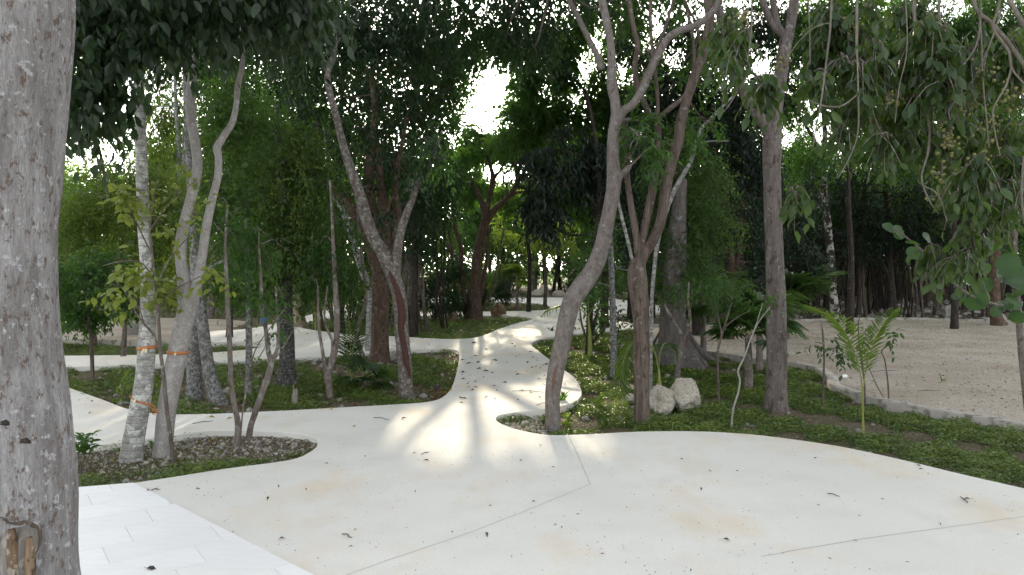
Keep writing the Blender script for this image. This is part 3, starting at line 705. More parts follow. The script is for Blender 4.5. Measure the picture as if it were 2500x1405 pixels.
Y6, Y7, Y8 = D(985), D(995), D(945)
grow('lichen_tree', 'stout straight trunk in speckled lichen directly behind the forked pale tree', 'tree', Y6,
     [[(476, 990, 42), (476, 940, 36), (474, 880, 34), (475, 800, 30), (478, 720, 26), (474, 560, 22), (462, 400, 16), (455, 300, 12), (450, 180, 8)]], lic, sides=16)
grow('lichen_tree', 'curved trunk in speckled lichen, foot sweeping right, beside the straight lichen trunk', 'tree', Y7,
     [[(540, 998, 42), (526, 960, 33), (514, 920, 31), (505, 870, 29), (498, 820, 28), (490, 760, 26), (482, 690, 22), (474, 620, 18), (468, 540, 12), (466, 460, 8)]], lic,
     CR([(540, 320, .6, 60, 70, .5), (560, 450, .6, 70, 90, .5), (560, 560, .6, 70, 70, .5), (570, 650, .6, 70, 60, .5), (520, 250, .7, 50, 50, .5), (620, 300, .8, 70, 70, .5), (470, 330, .8, 30, 60, .4)],
        1700, .046, 'leaf_small', 11, .30, .55, .62, T_D, tl=.3) if False else CR([(540, 320, .6, 60, 70, .5), (560, 450, .6, 70, 90, .5), (560, 560, .6, 70, 70, .5), (570, 660, .6, 70, 50, .5), (520, 250, .7, 50, 50, .5), (620, 300, .8, 70, 70, .5)],
        1150, .062, 'leaf_small', 11, .36, .6, .58), sides=16)
grow('dark_trunk_tree', 'dark upright trunk with flared rooty foot under the small leaved curtain', 'tree', Y8,
     [[(706, 948, 44), (703, 920, 36), (702, 860, 34), (700, 800, 34), (697, 740, 34), (696, 640, 30), (690, 500, 24), (680, 380, 16), (675, 260, 10)]],
     bark('bark_mossdark', (0.065, 0.061, 0.058), (0.137, 0.130, 0.122), (0.302, 0.310, 0.295), .22, 22, .9, 7, (0.036, 0.032, 0.029)),
     CR([(650, 420, .3, 80, 90, .6), (720, 400, .3, 80, 90, .6), (650, 560, .2, 80, 90, .6), (730, 540, .1, 80, 80, .6), (780, 620, .1, 60, 70, .5), (700, 640, 0, 80, 60, .5), (620, 660, 0, 60, 60, .5), (790, 480, .3, 50, 90, .5),
         (760, 700, 0, 60, 30, .4), (680, 320, .5, 80, 60, .6), (560, 700, 0, 40, 30, .4), (830, 640, .2, 30, 60, .4)], 2300, .062, 'leaf_small', 12, .38, .65, .58), flare=.9, sides=18)
make_crown(bpy.data.objects['dark_trunk_tree'], CR([(640, 430, -.5, 80, 60, .2), (700, 400, -.5, 60, 50, .2), (740, 500, -.5, 60, 80, .2), (680, 590, -.5, 80, 60, .2), (620, 600, -.5, 50, 50, .2), (770, 570, -.5, 40, 70, .2), (580, 480, -.4, 40, 60, .2)], 120, .05, 'leaf_vine', 18, .75, 1.2, .6, br=False, lit=False), Y8, np.array([[*P(696, 640, Y8), .1]]), lic)
grow('lichen_tree', 'slim lichen patched trunk between the twisted saplings and the dark upright trunk', 'tree', D(975),
     [[(606, 978, 20), (606, 930, 16), (608, 850, 16), (606, 780, 15), (604, 700, 13), (600, 560, 9), (596, 460, 6)]], lic, flare=.4)
grow('wavy_tree', 'thin wavy grey trunk leaning beside the dark bristly palm stems', 'tree', D(978),
     [[(806, 982, 17), (803, 930, 16), (804, 905, 16), (815, 870, 16), (822, 820, 15), (822, 760, 14), (818, 690, 12), (812, 560, 8), (806, 440, 5)],
      [(798, 940, 9), (794, 900, 9), (786, 850, 8), (778, 790, 7), (776, 700, 5)], [(803, 900, 8), (812, 840, 7), (792, 780, 5), (800, 700, 4)]], M['bark_tan'], CR([(810, 640, .2, 50, 45, .35), (780, 600, .2, 50, 45, .35), (820, 540, .3, 45, 45, .35), (800, 460, .3, 45, 45, .35), (770, 690, .1, 35, 25, .3)], 260, .06, 'leaf_mid', 9, .3, .7, .5), rough=.08, flare=.3)
grow('wavy_tree', 'thin dark trunk with an S bend, left of the reddish smooth tree', 'tree', D(910),
     [[(884, 915, 14), (888, 880, 12), (878, 850, 13), (871, 825, 12), (876, 790, 11), (890, 750, 10), (892, 700, 9), (880, 600, 7), (870, 480, 5)]], M['bark_tan'], rough=.08)
Y12 = D(893)
grow('gumbo_tree', 'smooth reddish brown tree splitting into many limbs behind the stripped leaning trunk', 'tree', Y12,
     [[(926, 897, 50), (927, 850, 42), (928, 790, 42), (929, 730, 42), (930, 680, 44), (934, 640, 48)],
      [(925, 660, 36), (905, 600, 32), (880, 545, 28), (850, 500, 25), (820, 470, 22), (795, 435, 19), (775, 400, 15), (760, 340, 9)],
      [(934, 650, 38), (915, 560, 30), (903, 480, 27), (900, 420, 24), (908, 360, 19), (915, 280, 15), (905, 180, 10)],
      [(940, 650, 34), (942, 570, 28), (935, 500, 25), (928, 430, 20), (925, 360, 14)],
      [(945, 650, 32), (965, 590, 26), (972, 540, 22), (965, 470, 16), (975, 390, 12), (990, 300, 9)]],
     M['bark_red'], CR([(900, 330, -1.2, 60, 50, .6), (965, 400, -1.2, 50, 50, .6), (885, 460, -1, 40, 40, .5), (945, 520, -1, 30, 25, .4), (990, 290, -1, 50, 50, .6), (700, 250, .5, 70, 70, .9), (780, 300, .5, 70, 70, .9), (860, 380, .3, 60, 50, .7), (930, 420, .2, 70, 50, .7), (990, 370, .3, 60, 60, .7), (830, 240, .8, 90, 80, 1), (960, 260, .8, 90, 80, 1), (1050, 300, .8, 60, 70, 1), (770, 150, 1, 90, 80, 1), (900, 120, 1.2, 110, 80, 1.2),
         (1030, 180, 1, 90, 80, 1), (1100, 90, 1.2, 80, 80, 1.2), (960, 510, .2, 50, 40, .5), (720, 130, .8, 80, 80, 1), (700, 30, 1, 90, 70, 1.2), (850, 10, 1.2, 150, 60, 1.2), (1000, 20, 1.2, 130, 60, 1.2)], 2000, .105, 'leaf_deep', 9, .4, .8, .4), rough=.04, flare=.35, sides=20)
Y13 = D(982)
t13 = grow('stripped_tree', 'leaning grey trunk with long strip of dark red bare wood, lichen on upper limbs', 'tree', Y13,
     [[(997, 985, 40), (992, 950, 33), (989, 900, 34), (984, 850, 34), (980, 800, 33), (978, 760, 34), (972, 710, 36), (958, 670, 36), (935, 620, 34), (912, 580, 31), (893, 530, 29), (880, 480, 26), (862, 430, 23), (845, 380, 21), (832, 330, 19), (820, 280, 18), (806, 230, 17), (800, 180, 15), (815, 135, 15), (818, 80, 11), (810, 10, 8)],
      [(968, 700, 26), (966, 650, 24), (972, 600, 22), (980, 560, 20), (992, 525, 18), (1005, 490, 16), (1020, 450, 13), (1040, 420, 11), (1060, 380, 8), (1080, 320, 5)]],
     M['bark_lichen'] if False else bark('bark_lichen_tan', (0.108, 0.086, 0.072), (0.180, 0.155, 0.137), (0.259, 0.252, 0.230), .34, 22, .5, 0, (0.072, 0.058, 0.047)),
     CR([(760, 40, .5, 100, 70, .7), (860, 60, .6, 80, 70, .7), (680, 110, .5, 60, 50, .5), (760, 150, .5, 60, 40, .5), (940, 70, .9, 90, 60, .8), (1040, 60, 1, 80, 70, .8), (1045, 400, -.3, 35, 40, .3), (1030, 340, -.2, 40, 40, .3), (1010, 450, -.3, 20, 20, .2)], 900, .095, 'leaf_deep', 8, .35, 1.0, .42, lit=True), rough=.07, flare=.25, sides=20)
def strip_wood(tree_, pts, Yb, dz, mat, name='bare_wood'):
    p = np.array([P(x, y, Yb - dz) for x, y, wd in pts]); add_part(tree_, name, tube(p, [R(wd, Yb) for x, y, wd in pts], 8, 6, .22, 0, 4), mat)
strip_wood(t13, [(948, 655, 3), (958, 680, 11), (970, 710, 14), (979, 745, 17), (982, 775, 18), (980, 800, 14), (985, 840, 14), (991, 880, 14), (998, 905, 9), (1004, 925, 3)], Y13, .085, M['wood_red'])
grow('grey_tree', 'smooth pale grey trunk standing just behind the reddish smooth trunk, to its left', 'tree', 15.0,
     [[(902, 860, 26), (903, 800, 19), (904, 745, 20), (898, 700, 18), (884, 660, 17), (868, 610, 16), (855, 560, 17), (838, 520, 15), (822, 490, 13), (808, 450, 11), (800, 380, 8), (790, 300, 6)]], M['bark_white'], rough=.06, flare=.2)
grow('tan_tree', 'stout tan trunk at the far tip of the middle bed behind the dark upright trunk', 'tree', D(808),
     [[(734, 812, 36), (731, 780, 27), (726, 740, 24), (722, 700, 23), (720, 640, 20), (715, 560, 14)]], bark('bark_cream', (0.238, 0.187, 0.130), (0.346, 0.288, 0.216), (0.396, 0.360, 0.302), .2, 6), flare=.4,
     crown=CR([(730, 640, .5, 50, 50, .8), (680, 600, .5, 60, 60, .9), (790, 580, .5, 60, 60, .9)], 500, .11, 'leaf_mid', 8, .4))
Y15 = D(787)
t15 = grow('spreading_tree', 'dark multi stemmed spreading tree in the middle bed, limbs curling against the sun', 'tree', Y15,
     [[(1156, 790, 44), (1157, 750, 34), (1160, 700, 28), (1165, 640, 25), (1172, 590, 22), (1182, 550, 20), (1186, 520, 18)],
      [(1186, 530, 17), (1178, 500, 14), (1168, 475, 12), (1160, 460, 9), (1148, 430, 7)], [(1186, 525, 16), (1196, 480, 13), (1203, 440, 13), (1200, 415, 10), (1190, 385, 8), (1180, 340, 5)],
      [(1203, 436, 8), (1222, 415, 6), (1245, 370, 5), (1250, 320, 3)],
      [(1175, 585, 16), (1190, 540, 16), (1210, 510, 15), (1232, 490, 14), (1250, 470, 13), (1262, 445, 12), (1262, 415, 10), (1250, 395, 8), (1262, 360, 6), (1280, 310, 4)],
      [(1235, 488, 8), (1260, 472, 7), (1290, 468, 6), (1320, 460, 3)],
      [(1150, 770, 16), (1132, 720, 12), (1128, 660, 12), (1124, 600, 11), (1112, 560, 9), (1105, 500, 6)], [(1160, 760, 14), (1178, 700, 11), (1190, 620, 10), (1192, 560, 8)],
      [(1140, 775, 8), (1118, 730, 7), (1108, 660, 6), (1095, 560, 5)], [(1168, 775, 6), (1185, 740, 4), (1210, 660, 3), (1230, 560, 3)], [(1170, 770, 5), (1200, 720, 4), (1225, 640, 3)]],
     M['bark_red'], CR([(1080, 330, 1, 60, 60, 1.3), (1150, 350, .5, 50, 40, 1.3), (1100, 420, .5, 50, 50, 1.2), (1200, 340, .5, 60, 30, 1.2), (1290, 330, .8, 60, 60, 1.4), (1250, 260, 1, 60, 50, 1.4), (1080, 230, 1.5, 70, 70, 1.6), (1320, 420, .5, 40, 60, 1.2), (1160, 430, .3, 40, 25, 1), (1110, 230, .2, 30, 60, 1), (1150, 230, .2, 16, 30, .8), (1160, 325, .2, 50, 22, 1), (1120, 330, .2, 40, 30, 1), (1100, 170, .2, 40, 40, 1), (1220, 330, .2, 40, 25, 1), (1185, 330, .3, 45, 22, 1), (1150, 350, .3, 40, 22, 1), (1110, 300, .5, 25, 40, 1), (1220, 300, .5, 30, 20, 1), (1270, 210, 0, 25, 60, 1), (1210, 450, 0, 50, 25, 1), (1240, 420, 0, 40, 20, 1),
         (1040, 420, .5, 50, 60, 1.2), (1050, 510, .5, 40, 40, 1.2), (1340, 250, 1, 50, 60, 1.2)], 3000, .14, 'leaf_mid', 8, .5, .6, .4), rough=.06, flare=.5)
Y16 = D(1060)
t16 = grow('curved_tree', 'sinuous grey tree with strongly curved trunk at the tip of the right bed', 'tree', Y16,
     [[(1351, 1062, 42), (1350, 1010, 37), (1350, 960, 38), (1356, 910, 41), (1368, 860, 41), (1378, 810, 42), (1388, 765, 44), (1400, 730, 46), (1420, 700, 46), (1444, 665, 44), (1462, 625, 42), (1475, 580, 38), (1485, 530, 36), (1495, 480, 35), (1499, 440, 36), (1497, 390, 30), (1498, 330, 29), (1506, 285, 30)],
      [(1506, 300, 27), (1502, 250, 24), (1494, 210, 25), (1494, 160, 21), (1490, 100, 19), (1480, 50, 19), (1470, 0, 20), (1460, -90, 16), (1440, -250, 12)],
      [(1506, 300, 24), (1522, 272, 22), (1545, 255, 20), (1570, 215, 19), (1590, 170, 18), (1608, 135, 17), (1630, 95, 17), (1660, 75, 17), (1700, 62, 16), (1740, 30, 17), (1765, -20, 16), (1800, -110, 12)],
      [(1499, 445, 28), (1515, 430, 18), (1532, 412, 14), (1540, 405, 8)],
      [(1470, 170, 15, .6), (1460, 140, 15, .6), (1440, 100, 14, .6), (1410, 40, 13, .5), (1390, 0, 12, .4), (1360, -100, 9, .3)]],
     M['bark_grey'], CR([(1560, 340, 0, 45, 45, .3), (1600, 385, 0, 45, 35, .3), (1540, 390, -.1, 30, 25, .25), (1640, 340, 0, 30, 30, .3), (1570, 300, .1, 30, 25, .25)], 85, .078, 'leaf_mid', 7, .2, .5, .45, T_N, hole=False, lit=False), rough=.05, flare=.15, sides=22)
strip_wood(t16, [(1360, 880, 2), (1357, 900, 8), (1352, 925, 9), (1349, 950, 5), (1347, 975, 2)], Y16, .078, M['wood_scar'])
# canopy of the curved tree high up and towards the sun
Ycan = 11.0
obj_can = make_crown(t16, CR([(1180, 50, 3, 90, 70, 1), (1270, 50, 3, 80, 70, 1), (1340, 30, 3, 70, 60, 1), (1120, -40, 3, 140, 60, 1), (1300, 120, 3, 50, 40, .8), (1400, 10, 2, 70, 40, .8), (1230, 110, 3, 60, 30, .7), (1330, -60, 2, 220, 60, 1.2), (1560, -40, 2, 200, 40, 1)], 900, .095, 'leaf_deep', 8, .4, .9, .4), Y16, np.array([[*P(1360, -100, Y16 + .3), .04], [*P(1440, -250, Y16), .05]]), M['bark_grey'])
Y17 = D(1048)
t17 = grow('brown_tree', 'reddish brown fissured tree with a knuckled fork, beside the two white boulders', 'tree', Y17,
     [[(1564, 1050, 44), (1567, 1000, 38), (1567, 950, 38), (1565, 900, 40), (1566, 850, 40), (1565, 800, 38), (1563, 750, 42), (1558, 700, 46), (1556, 660, 44), (1557, 636, 34)],
      [(1556, 655, 32), (1572, 620, 28), (1592, 590, 26), (1612, 545, 26), (1622, 490, 26), (1630, 440, 25), (1640, 395, 25), (1655, 350, 24), (1660, 310, 25), (1672, 260, 23), (1688, 210, 24), (1705, 160, 22), (1722, 110, 23), (1733, 50, 24), (1728, -20, 20), (1735, -140, 14)],
      [(1558, 640, 20), (1568, 590, 18), (1580, 530, 20), (1592, 470, 20), (1600, 420, 18), (1606, 350, 17), (1606, 300, 19)],
      [(1606, 300, 15), (1590, 285, 13), (1572, 250, 12), (1556, 215, 12), (1550, 160, 12), (1556, 110, 12), (1545, 60, 12), (1536, 0, 12), (1530, -80, 10)],
      [(1606, 300, 14), (1612, 285, 12), (1640, 262, 12), (1662, 245, 11), (1685, 215, 10)],
      [(1558, 620, 18), (1552, 570, 17), (1540, 500, 16), (1532, 440, 15), (1528, 380, 14), (1530, 330, 13), (1518, 290, 10)],
      [(1606, 300, 10), (1604, 220, 9), (1592, 120, 9), (1588, 40, 9), (1590, -40, 8)],
      [(1690, 200, 9), (1695, 130, 8), (1688, 70, 8), (1670, 0, 7)], [(1560, 215, 8), (1590, 150, 8), (1620, 80, 8), (1645, 0, 8)], [(1715, 130, 8), (1700, 60, 7), (1680, 20, 6), (1660, -30, 5)]],
     M['bark_brown'], CR([(1560, 20, .6, 60, 50, .5), (1520, 60, .8, 30, 60, .4), (1660, 10, .6, 60, 30, .5), (1700, 110, .5, 40, 60, .4), (1640, 210, .8, 40, 40, .5), (1740, 200, .8, 40, 60, .5), (1720, 300, 1, 40, 50, .5), (1540, 200, 1, 30, 50, .5), (1640, -70, .5, 180, 50, .6)], 420, .085, 'leaf_mid', 7, .28, .7, .42), rough=.08, flare=.25, sides=22)
grow('white_stem_tree', 'very thin leaning whitish stem crossing behind the brown fissured tree', 'tree', 9.6,
     [[(1588, 900, 8), (1590, 800, 9), (1592, 720, 9), (1598, 650, 10), (1606, 590, 11), (1622, 530, 11), (1640, 480, 11), (1660, 440, 11), (1684, 400, 10), (1700, 350, 10), (1712, 315, 9), (1740, 285, 8), (1770, 255, 6), (1795, 230, 4)], [(1706, 350, 5), (1740, 345, 4), (1780, 345, 2)], [(1745, 280, 4), (1770, 270, 3), (1800, 225, 2)]], M['bark_white'], rough=.06)
grow('white_stem_tree', 'short whitish stem leaning left between curved tree and brown fissured tree', 'tree', 9.4,
     [[(1560, 800, 8), (1548, 680, 8), (1540, 620, 8), (1528, 570, 8), (1518, 530, 8), (1510, 490, 6), (1506, 440, 5)]], M['bark_white'], rough=.06)
Y18 = D(1010)
t18 = grow('column_tree', 'tall smooth grey column trunk with flared foot and high fork, by right lawn', 'tree', Y18,
     [[(1895, 1014, 60), (1895, 980, 50), (1896, 930, 48), (1897, 880, 48), (1896, 820, 47), (1895, 750, 47), (1893, 680, 45), (1890, 600, 43), (1887, 520, 42), (1885, 450, 41), (1885, 380, 43), (1886, 330, 44), (1890, 300, 38)],
      [(1888, 330, 32), (1893, 280, 32), (1900, 220, 32), (1908, 170, 31), (1915, 120, 30), (1922, 85, 32)],
      [(1922, 95, 26), (1930, 60, 24), (1938, 10, 24), (1945, -60, 20), (1960, -250, 14)], [(1920, 95, 20), (1906, 78, 20), (1895, 55, 18), (1888, 10, 16), (1878, -60, 12)], [(1906, 85, 14), (1885, 60, 17), (1870, 25, 16), (1855, -20, 14), (1840, -120, 10)],
      [(1880, 335, 30), (1868, 305, 28), (1845, 275, 26), (1822, 240, 25), (1804, 200, 24), (1788, 150, 23), (1775, 100, 22), (1762, 50, 20), (1748, 0, 18), (1730, -90, 14)]],
     M['bark_brown'] if False else bark('bark_column', (0.122, 0.101, 0.090), (0.202, 0.176, 0.162), (0.274, 0.259, 0.245), .16, 10, .2, 0, (0.086, 0.061, 0.050), 80), rough=.03, flare=.35, flut=.10, sides=28)
grow('lichen_stem_tree', 'slim upright stem mottled with lichen beside the shaggy bush, left of brown tree', 'tree', D(930),
     [[(1498, 935, 20), (1498, 880, 17), (1497, 800, 16), (1495, 720, 15), (1492, 640, 14), (1488, 540, 10), (1485, 440, 6)]], lic,
     CR([(1450, 620, .1, 50, 60, .4), (1500, 560, .2, 50, 50, .4), (1440, 700, 0, 40, 40, .3), (1520, 660, .2, 40, 60, .4)], 260, .06, 'leaf_mid', 8, .25, .5, .5), flare=.2)
# buttressed tree
Y21 = D(900)
t21 = grow('buttress_tree', 'thick dark trunk with spreading buttress roots behind the white boulders', 'tree', Y21,
     [[(1655, 905, 108), (1650, 870, 88), (1645, 830, 72), (1643, 780, 64), (1645, 730, 60), (1650, 640, 52), (1655, 540, 40), (1665, 440, 26)]],
     M['bark_tan'] if False else bark('bark_buttress', (0.094, 0.079, 0.072), (0.158, 0.140, 0.130), (0.238, 0.230, 0.223), .15, 10, .2), None, sides=24, rough=.05, flare=.2)
for a in ([(1660, 830, 30), (1685, 862, 30), (1710, 888, 24), (1735, 908, 14), (1752, 918, 6)], [(1665, 800, 26, .4), (1690, 845, 26, .4), (1730, 878, 20, .5), (1770, 892, 12, .6), (1800, 897, 5, .7)],
          [(1635, 850, 30), (1618, 888, 24, -.1), (1606, 912, 14, -.2), (1596, 922, 6, -.2)], [(1650, 860, 34, -.2), (1650, 898, 30, -.4), (1640, 925, 14, -.5)]):
    p, r = limb_path(a, Y21); add_part(t21, 'buttress_root', tube(p, r * 1.1, 12, 6, .08, 0, 5), [o for o in t21.children if o.name.startswith('trunk')][0].data.materials[0])
make_crown(t21, CR([(1620, 440, .5, 50, 60, .6), (1680, 520, .5, 60, 70, .7), (1640, 620, .3, 50, 50, .6), (1720, 430, .8, 60, 60, .7), (1660, 350, .8, 50, 50, .6), (1690, 630, .3, 60, 50, .6), (1740, 560, .5, 60, 60, .7), (1600, 560, .5, 40, 60, .6), (1650, 690, 0, 50, 25, .5), (1720, 680, .1, 50, 40, .5)],
              2600, .055, 'leaf_small', 10, .35, .6, .55), Y21, np.array([[*P(1650, 640, Y21), .15], [*P(1665, 440, Y21), .08]]), M['bark_dark'])
# dark droopy tree hanging over the middle of the path
grow('drooping_tree', 'dark tree with heavy drooping leaves hanging between the spreading tree and curved tree', 'tree', 14.5,
     [[(1436, 770, 16), (1446, 640, 15), (1460, 520, 15), (1462, 420, 14), (1452, 330, 10), (1430, 220, 7)], [(1460, 520, 9), (1430, 470, 8), (1380, 450, 6), (1330, 440, 3)], [(1458, 420, 8), (1410, 380, 6), (1340, 360, 3)]], M['bark_dark'],
     CR([(1340, 440, 0, 60, 40, .7), (1315, 500, 0, 45, 45, .6), (1350, 555, 0, 28, 32, .5), (1400, 400, 0, 60, 40, .7), (1450, 370, .2, 50, 50, .7), (1310, 380, 0, 50, 30, .6), (1440, 440, .2, 40, 35, .6), (1400, 330, .3, 50, 25, .7), (1540, 350, .5, 50, 60, .8), (1560, 480, .6, 40, 60, .8), (1460, 500, .5, 30, 30, .6)],
        720, .15, 'leaf_blue', 9, .4, 1.3, .34))
grow('forest_tree', 'dark leafy tree with twin reddish trunks behind column tree and fan palms', 'tree', 17.5,
     [[(1782, 800, 22), (1784, 720, 18), (1786, 640, 17), (1780, 560, 14), (1775, 440, 9)], [(1784, 700, 14), (1800, 640, 12), (1808, 560, 10), (1815, 440, 6)]], M['bark_red'],
     CR([(1720, 330, .3, 60, 60, 1), (1790, 400, .3, 70, 70, 1), (1750, 500, .2, 70, 50, 1), (1820, 520, 0, 60, 50, .9), (1840, 420, .3, 50, 70, 1), (1820, 300, .6, 60, 60, 1), (1960, 480, .4, 50, 60, 1), (1940, 600, .2, 60, 60, .9), (1860, 590, 0, 50, 50, .8), (1990, 640, 0, 40, 40, .7), (1740, 620, 0, 50, 40, .7), (1850, 660, -.3, 60, 40, .7)], 1500, .11, 'leaf_blue', 9, .42, 1.0, .36))
grow('spotted_tree', 'black and white blotched leaning trunk at the edge of the dark thicket', 'tree', 23.0,
     [[(2042, 790, 34), (2036, 740, 20), (2032, 680, 18), (2028, 620, 18), (2022, 560, 17), (2016, 500, 16), (2012, 440, 14), (2010, 380, 12), (2014, 320, 11), (2008, 260, 8), (2016, 180, 6)], [(2016, 500, 14), (2005, 450, 12), (1996, 400, 11), (1990, 350, 10), (1975, 320, 8), (1955, 290, 5)]], M['bark_spot'],
     CR([(1960, 280, .5, 40, 30, 1), (2040, 220, .5, 40, 30, 1), (2060, 300, .5, 40, 20, 1)], 110, .1, 'leaf_mid', 8, .5, .6, .4), rough=.05, flare=.3)
grow('forest_tree', 'dark blue green feathery tree over the thicket beyond the right gravel', 'tree', 25.5,
     [[(2180, 775, 24), (2176, 700, 18), (2170, 620, 16), (2165, 520, 12), (2160, 420, 8)], [(2174, 680, 12), (2140, 620, 10), (2100, 560, 7)], [(2172, 650, 12), (2220, 590, 9), (2270, 540, 6)]], M['bark_dark'],
     CR([(2080, 470, 0, 80, 60, 1.3), (2130, 540, -.3, 90, 50, 1.3), (2040, 570, -.3, 60, 50, 1), (2220, 480, 0, 80, 60, 1.3), (2200, 570, -.3, 80, 45, 1.2), (2320, 540, 0, 90, 50, 1.3), (2150, 420, .5, 90, 50, 1.4), (2300, 440, .5, 90, 60, 1.4), (2060, 400, .6, 60, 40, 1.2), (2110, 610, -.5, 90, 30, 1), (2260, 610, -.5, 80, 30, 1), (2400, 500, .2, 70, 60, 1.2), (2380, 600, 0, 70, 40, 1)],
        2300, .115, 'leaf_blue', 10, .5, .5, .36))
grow('forest_tree', 'reddish trunk standing on the far right edge of the gravel lot', 'tree', D(795, .0),
     [[(2438, 800, 34), (2432, 770, 24), (2428, 700, 22), (2430, 620, 22), (2432, 540, 20), (2435, 440, 16), (2440, 320, 12), (2430, 200, 8)], [(2432, 560, 12), (2400, 480, 9), (2360, 400, 6)], [(2433, 520, 12), (2480, 430, 9), (2520, 350, 6)]], M['bark_red'],
     CR([(2300, 330, .5, 90, 60, 1.3), (2420, 330, .3, 90, 70, 1.4), (2520, 400, .3, 80, 90, 1.4), (2200, 300, .8, 80, 60, 1.3), (2380, 200, .8, 90, 70, 1.4), (2250, 180, 1, 80, 60, 1.3), (2480, 180, 1, 80, 70, 1.4), (2500, 560, .5, 70, 80, 1.2), (2120, 200, 1, 60, 60, 1.2), (2200, 80, 1.5, 90, 50, 1.4), (2450, 80, 1.5, 90, 30, 1.4)], 1300, .13, 'leaf_mid', 9, .5, .6, .42), zb=-.02, flare=.3)
# greenery on the left
grow('bushy_tree', 'rounded yellow green small leaved bush tree behind the ringed pole trunk', 'tree', 14.0,
     [[(300, 860, 14), (305, 780, 10), (300, 700, 9), (295, 600, 7)], [(303, 780, 8), (350, 700, 6), (400, 600, 4)], [(303, 790, 8), (240, 700, 6), (200, 600, 4)]], M['bark_thin'],
     CR([(200, 490, 0, 70, 60, .9), (290, 480, .2, 70, 70, .9), (380, 500, .2, 70, 70, .9), (230, 580, 0, 80, 60, .9), (330, 600, 0, 80, 60, .9), (430, 560, .2, 60, 70, .8), (260, 430, .4, 60, 30, .8), (400, 430, .4, 50, 40, .8), (180, 560, 0, 50, 70, .8), (440, 640, 0, 50, 40, .6)], 1900, .075, 'leaf_yellow', 11, .45, .45, .55))
grow('bushy_tree', 'dark low feathery bush tree against the left trunk, over the left lawn', 'tree', 11.5,
     [[(226, 905, 9), (224, 860, 9), (220, 800, 8), (213, 740, 7), (210, 680, 5)]], M['bark_brown'],
     CR([(170, 660, 0, 55, 45, .5), (230, 680, 0, 60, 35, .5), (290, 690, .1, 50, 30, .5), (160, 730, 0, 45, 30, .4), (240, 640, .2, 50, 30, .5), (330, 700, .2, 40, 35, .4), (280, 740, 0, 50, 25, .4), (200, 770, 0, 50, 20, .4)], 700, .08, 'leaf_mid', 10, .32, .6, .45))
grow('layered_tree', 'far tree with flat layered dark foliage left of the ringed pole trunk', 'tree', 24.0,
     [[(250, 780, 16), (252, 640, 12), (262, 500, 10), (250, 400, 8), (230, 320, 5)], [(262, 480, 7), (290, 420, 5), (320, 350, 3)]], M['bark_dark'],
     CR([(190, 300, 0, 55, 25, 1), (260, 320, 0, 60, 22, 1), (230, 350, 0, 60, 18, 1), (330, 330, 0, 40, 40, 1), (170, 350, 0, 30, 25, 1), (300, 290, 0, 40, 20, 1), (180, 440, 0, 50, 20, 1), (420, 330, .5, 50, 80, 1), (400, 250, .5, 60, 50, 1), (500, 260, .5, 50, 80, 1)], 900, .12, 'leaf_mid', 9, .5, .3, .45))
grow('lance_leaf_tree', 'bright backlit tree with hanging lance leaves between the pole and forked trunks', 'tree', 17.0,
     [[(440, 800, 14), (438, 640, 12), (440, 480, 12), (436, 380, 11), (430, 260, 9), (425, 150, 6)], [(440, 460, 9), (452, 350, 8), (455, 250, 6)]], M['bark_white'],
     CR([(390, 290, 0, 45, 60, .8), (430, 230, 0, 40, 50, .8), (400, 370, 0, 40, 30, .8), (350, 250, 0, 30, 40, .8), (470, 420, 0, 30, 50, .7)], 300, .17, 'leaf_lime', 8, .4, 1.2, .2))

# trees whose crowns fill the upper middle of the view, and unseen leaves added overhead for shade
def canopy_tree(label, px, py, Y, w_, top, cl, n_, L, mat, bk='bark_dark', **kw):
    lim = [[(px, py, w_ * 1.3), (px + 3, py - (py - top) * .3, w_), (px - 4, py - (py - top) * .6, w_ * .8), (px + 6, top, w_ * .5)]]
    return grow('forest_tree', label, 'tree', Y, lim, M[bk], CR(cl, n_, L, mat, 9, .45, .8, .4, **kw))
canopy_tree('forest tree whose speckled crown fills the sky left of the curved trunk', 1475, 770, 21, 16, 300, [(1300, 190, 0, 60, 50, 1.2), (1360, 260, 0, 60, 50, 1.2), (1420, 330, 0, 60, 50, 1.2), (1290, 260, 0, 50, 60, 1.2), (1480, 260, 0, 50, 60, 1.2), (1350, 150, 0, 60, 50, 1.2), (1470, 400, 0, 50, 60, 1.2), (1250, 330, 0, 50, 40, 1), (1290, 100, 0, 80, 50, 1.2), (1400, 90, 0, 40, 60, 1), (1380, 470, 0, 60, 50, 1.2), (1480, 520, 0, 50, 60, 1.2), (1440, 200, 0, 40, 40, 1), (1290, 190, 0, 40, 40, 1), (1330, 320, 0, 50, 50, 1.1), (1260, 270, 0, 40, 50, 1), (1340, 90, 0, 60, 50, 1.1), (1200, 110, 0, 60, 30, 1), (1500, 60, 0, 40, 60, 1), (1520, 300, 0, 40, 50, 1), (1480, 150, 0, 40, 50, 1), (1390, 150, 0, 40, 50, 1), (1440, 260, 0, 50, 40, 1), (1550, 120, 0, 50, 60, 1), (1530, 220, 0, 50, 50, 1), (1620, 150, 0, 50, 50, 1), (1420, 30, 0, 60, 30, 1)], 6800, .13, 'leaf_mid')
canopy_tree('forest tree closing the view low behind the spreading tree', 1225, 722, 47, 10, 420, [(1180, 470, 0, 50, 40, 2), (1240, 500, 0, 60, 40, 2), (1300, 480, 0, 60, 50, 2), (1350, 540, 0, 60, 50, 2), (1200, 540, 0, 60, 50, 2), (1270, 560, 0, 60, 40, 2), (1420, 560, 0, 60, 50, 2), (1150, 560, 0, 50, 50, 2), (1320, 610, 0, 70, 30, 2), (1220, 610, 0, 70, 30, 2), (1330, 400, 0, 50, 50, 2), (1150, 420, 0, 30, 30, 2), (1100, 600, 0, 60, 40, 2), (1400, 640, 0, 60, 25, 2)], 3000, .20, 'leaf_mid')
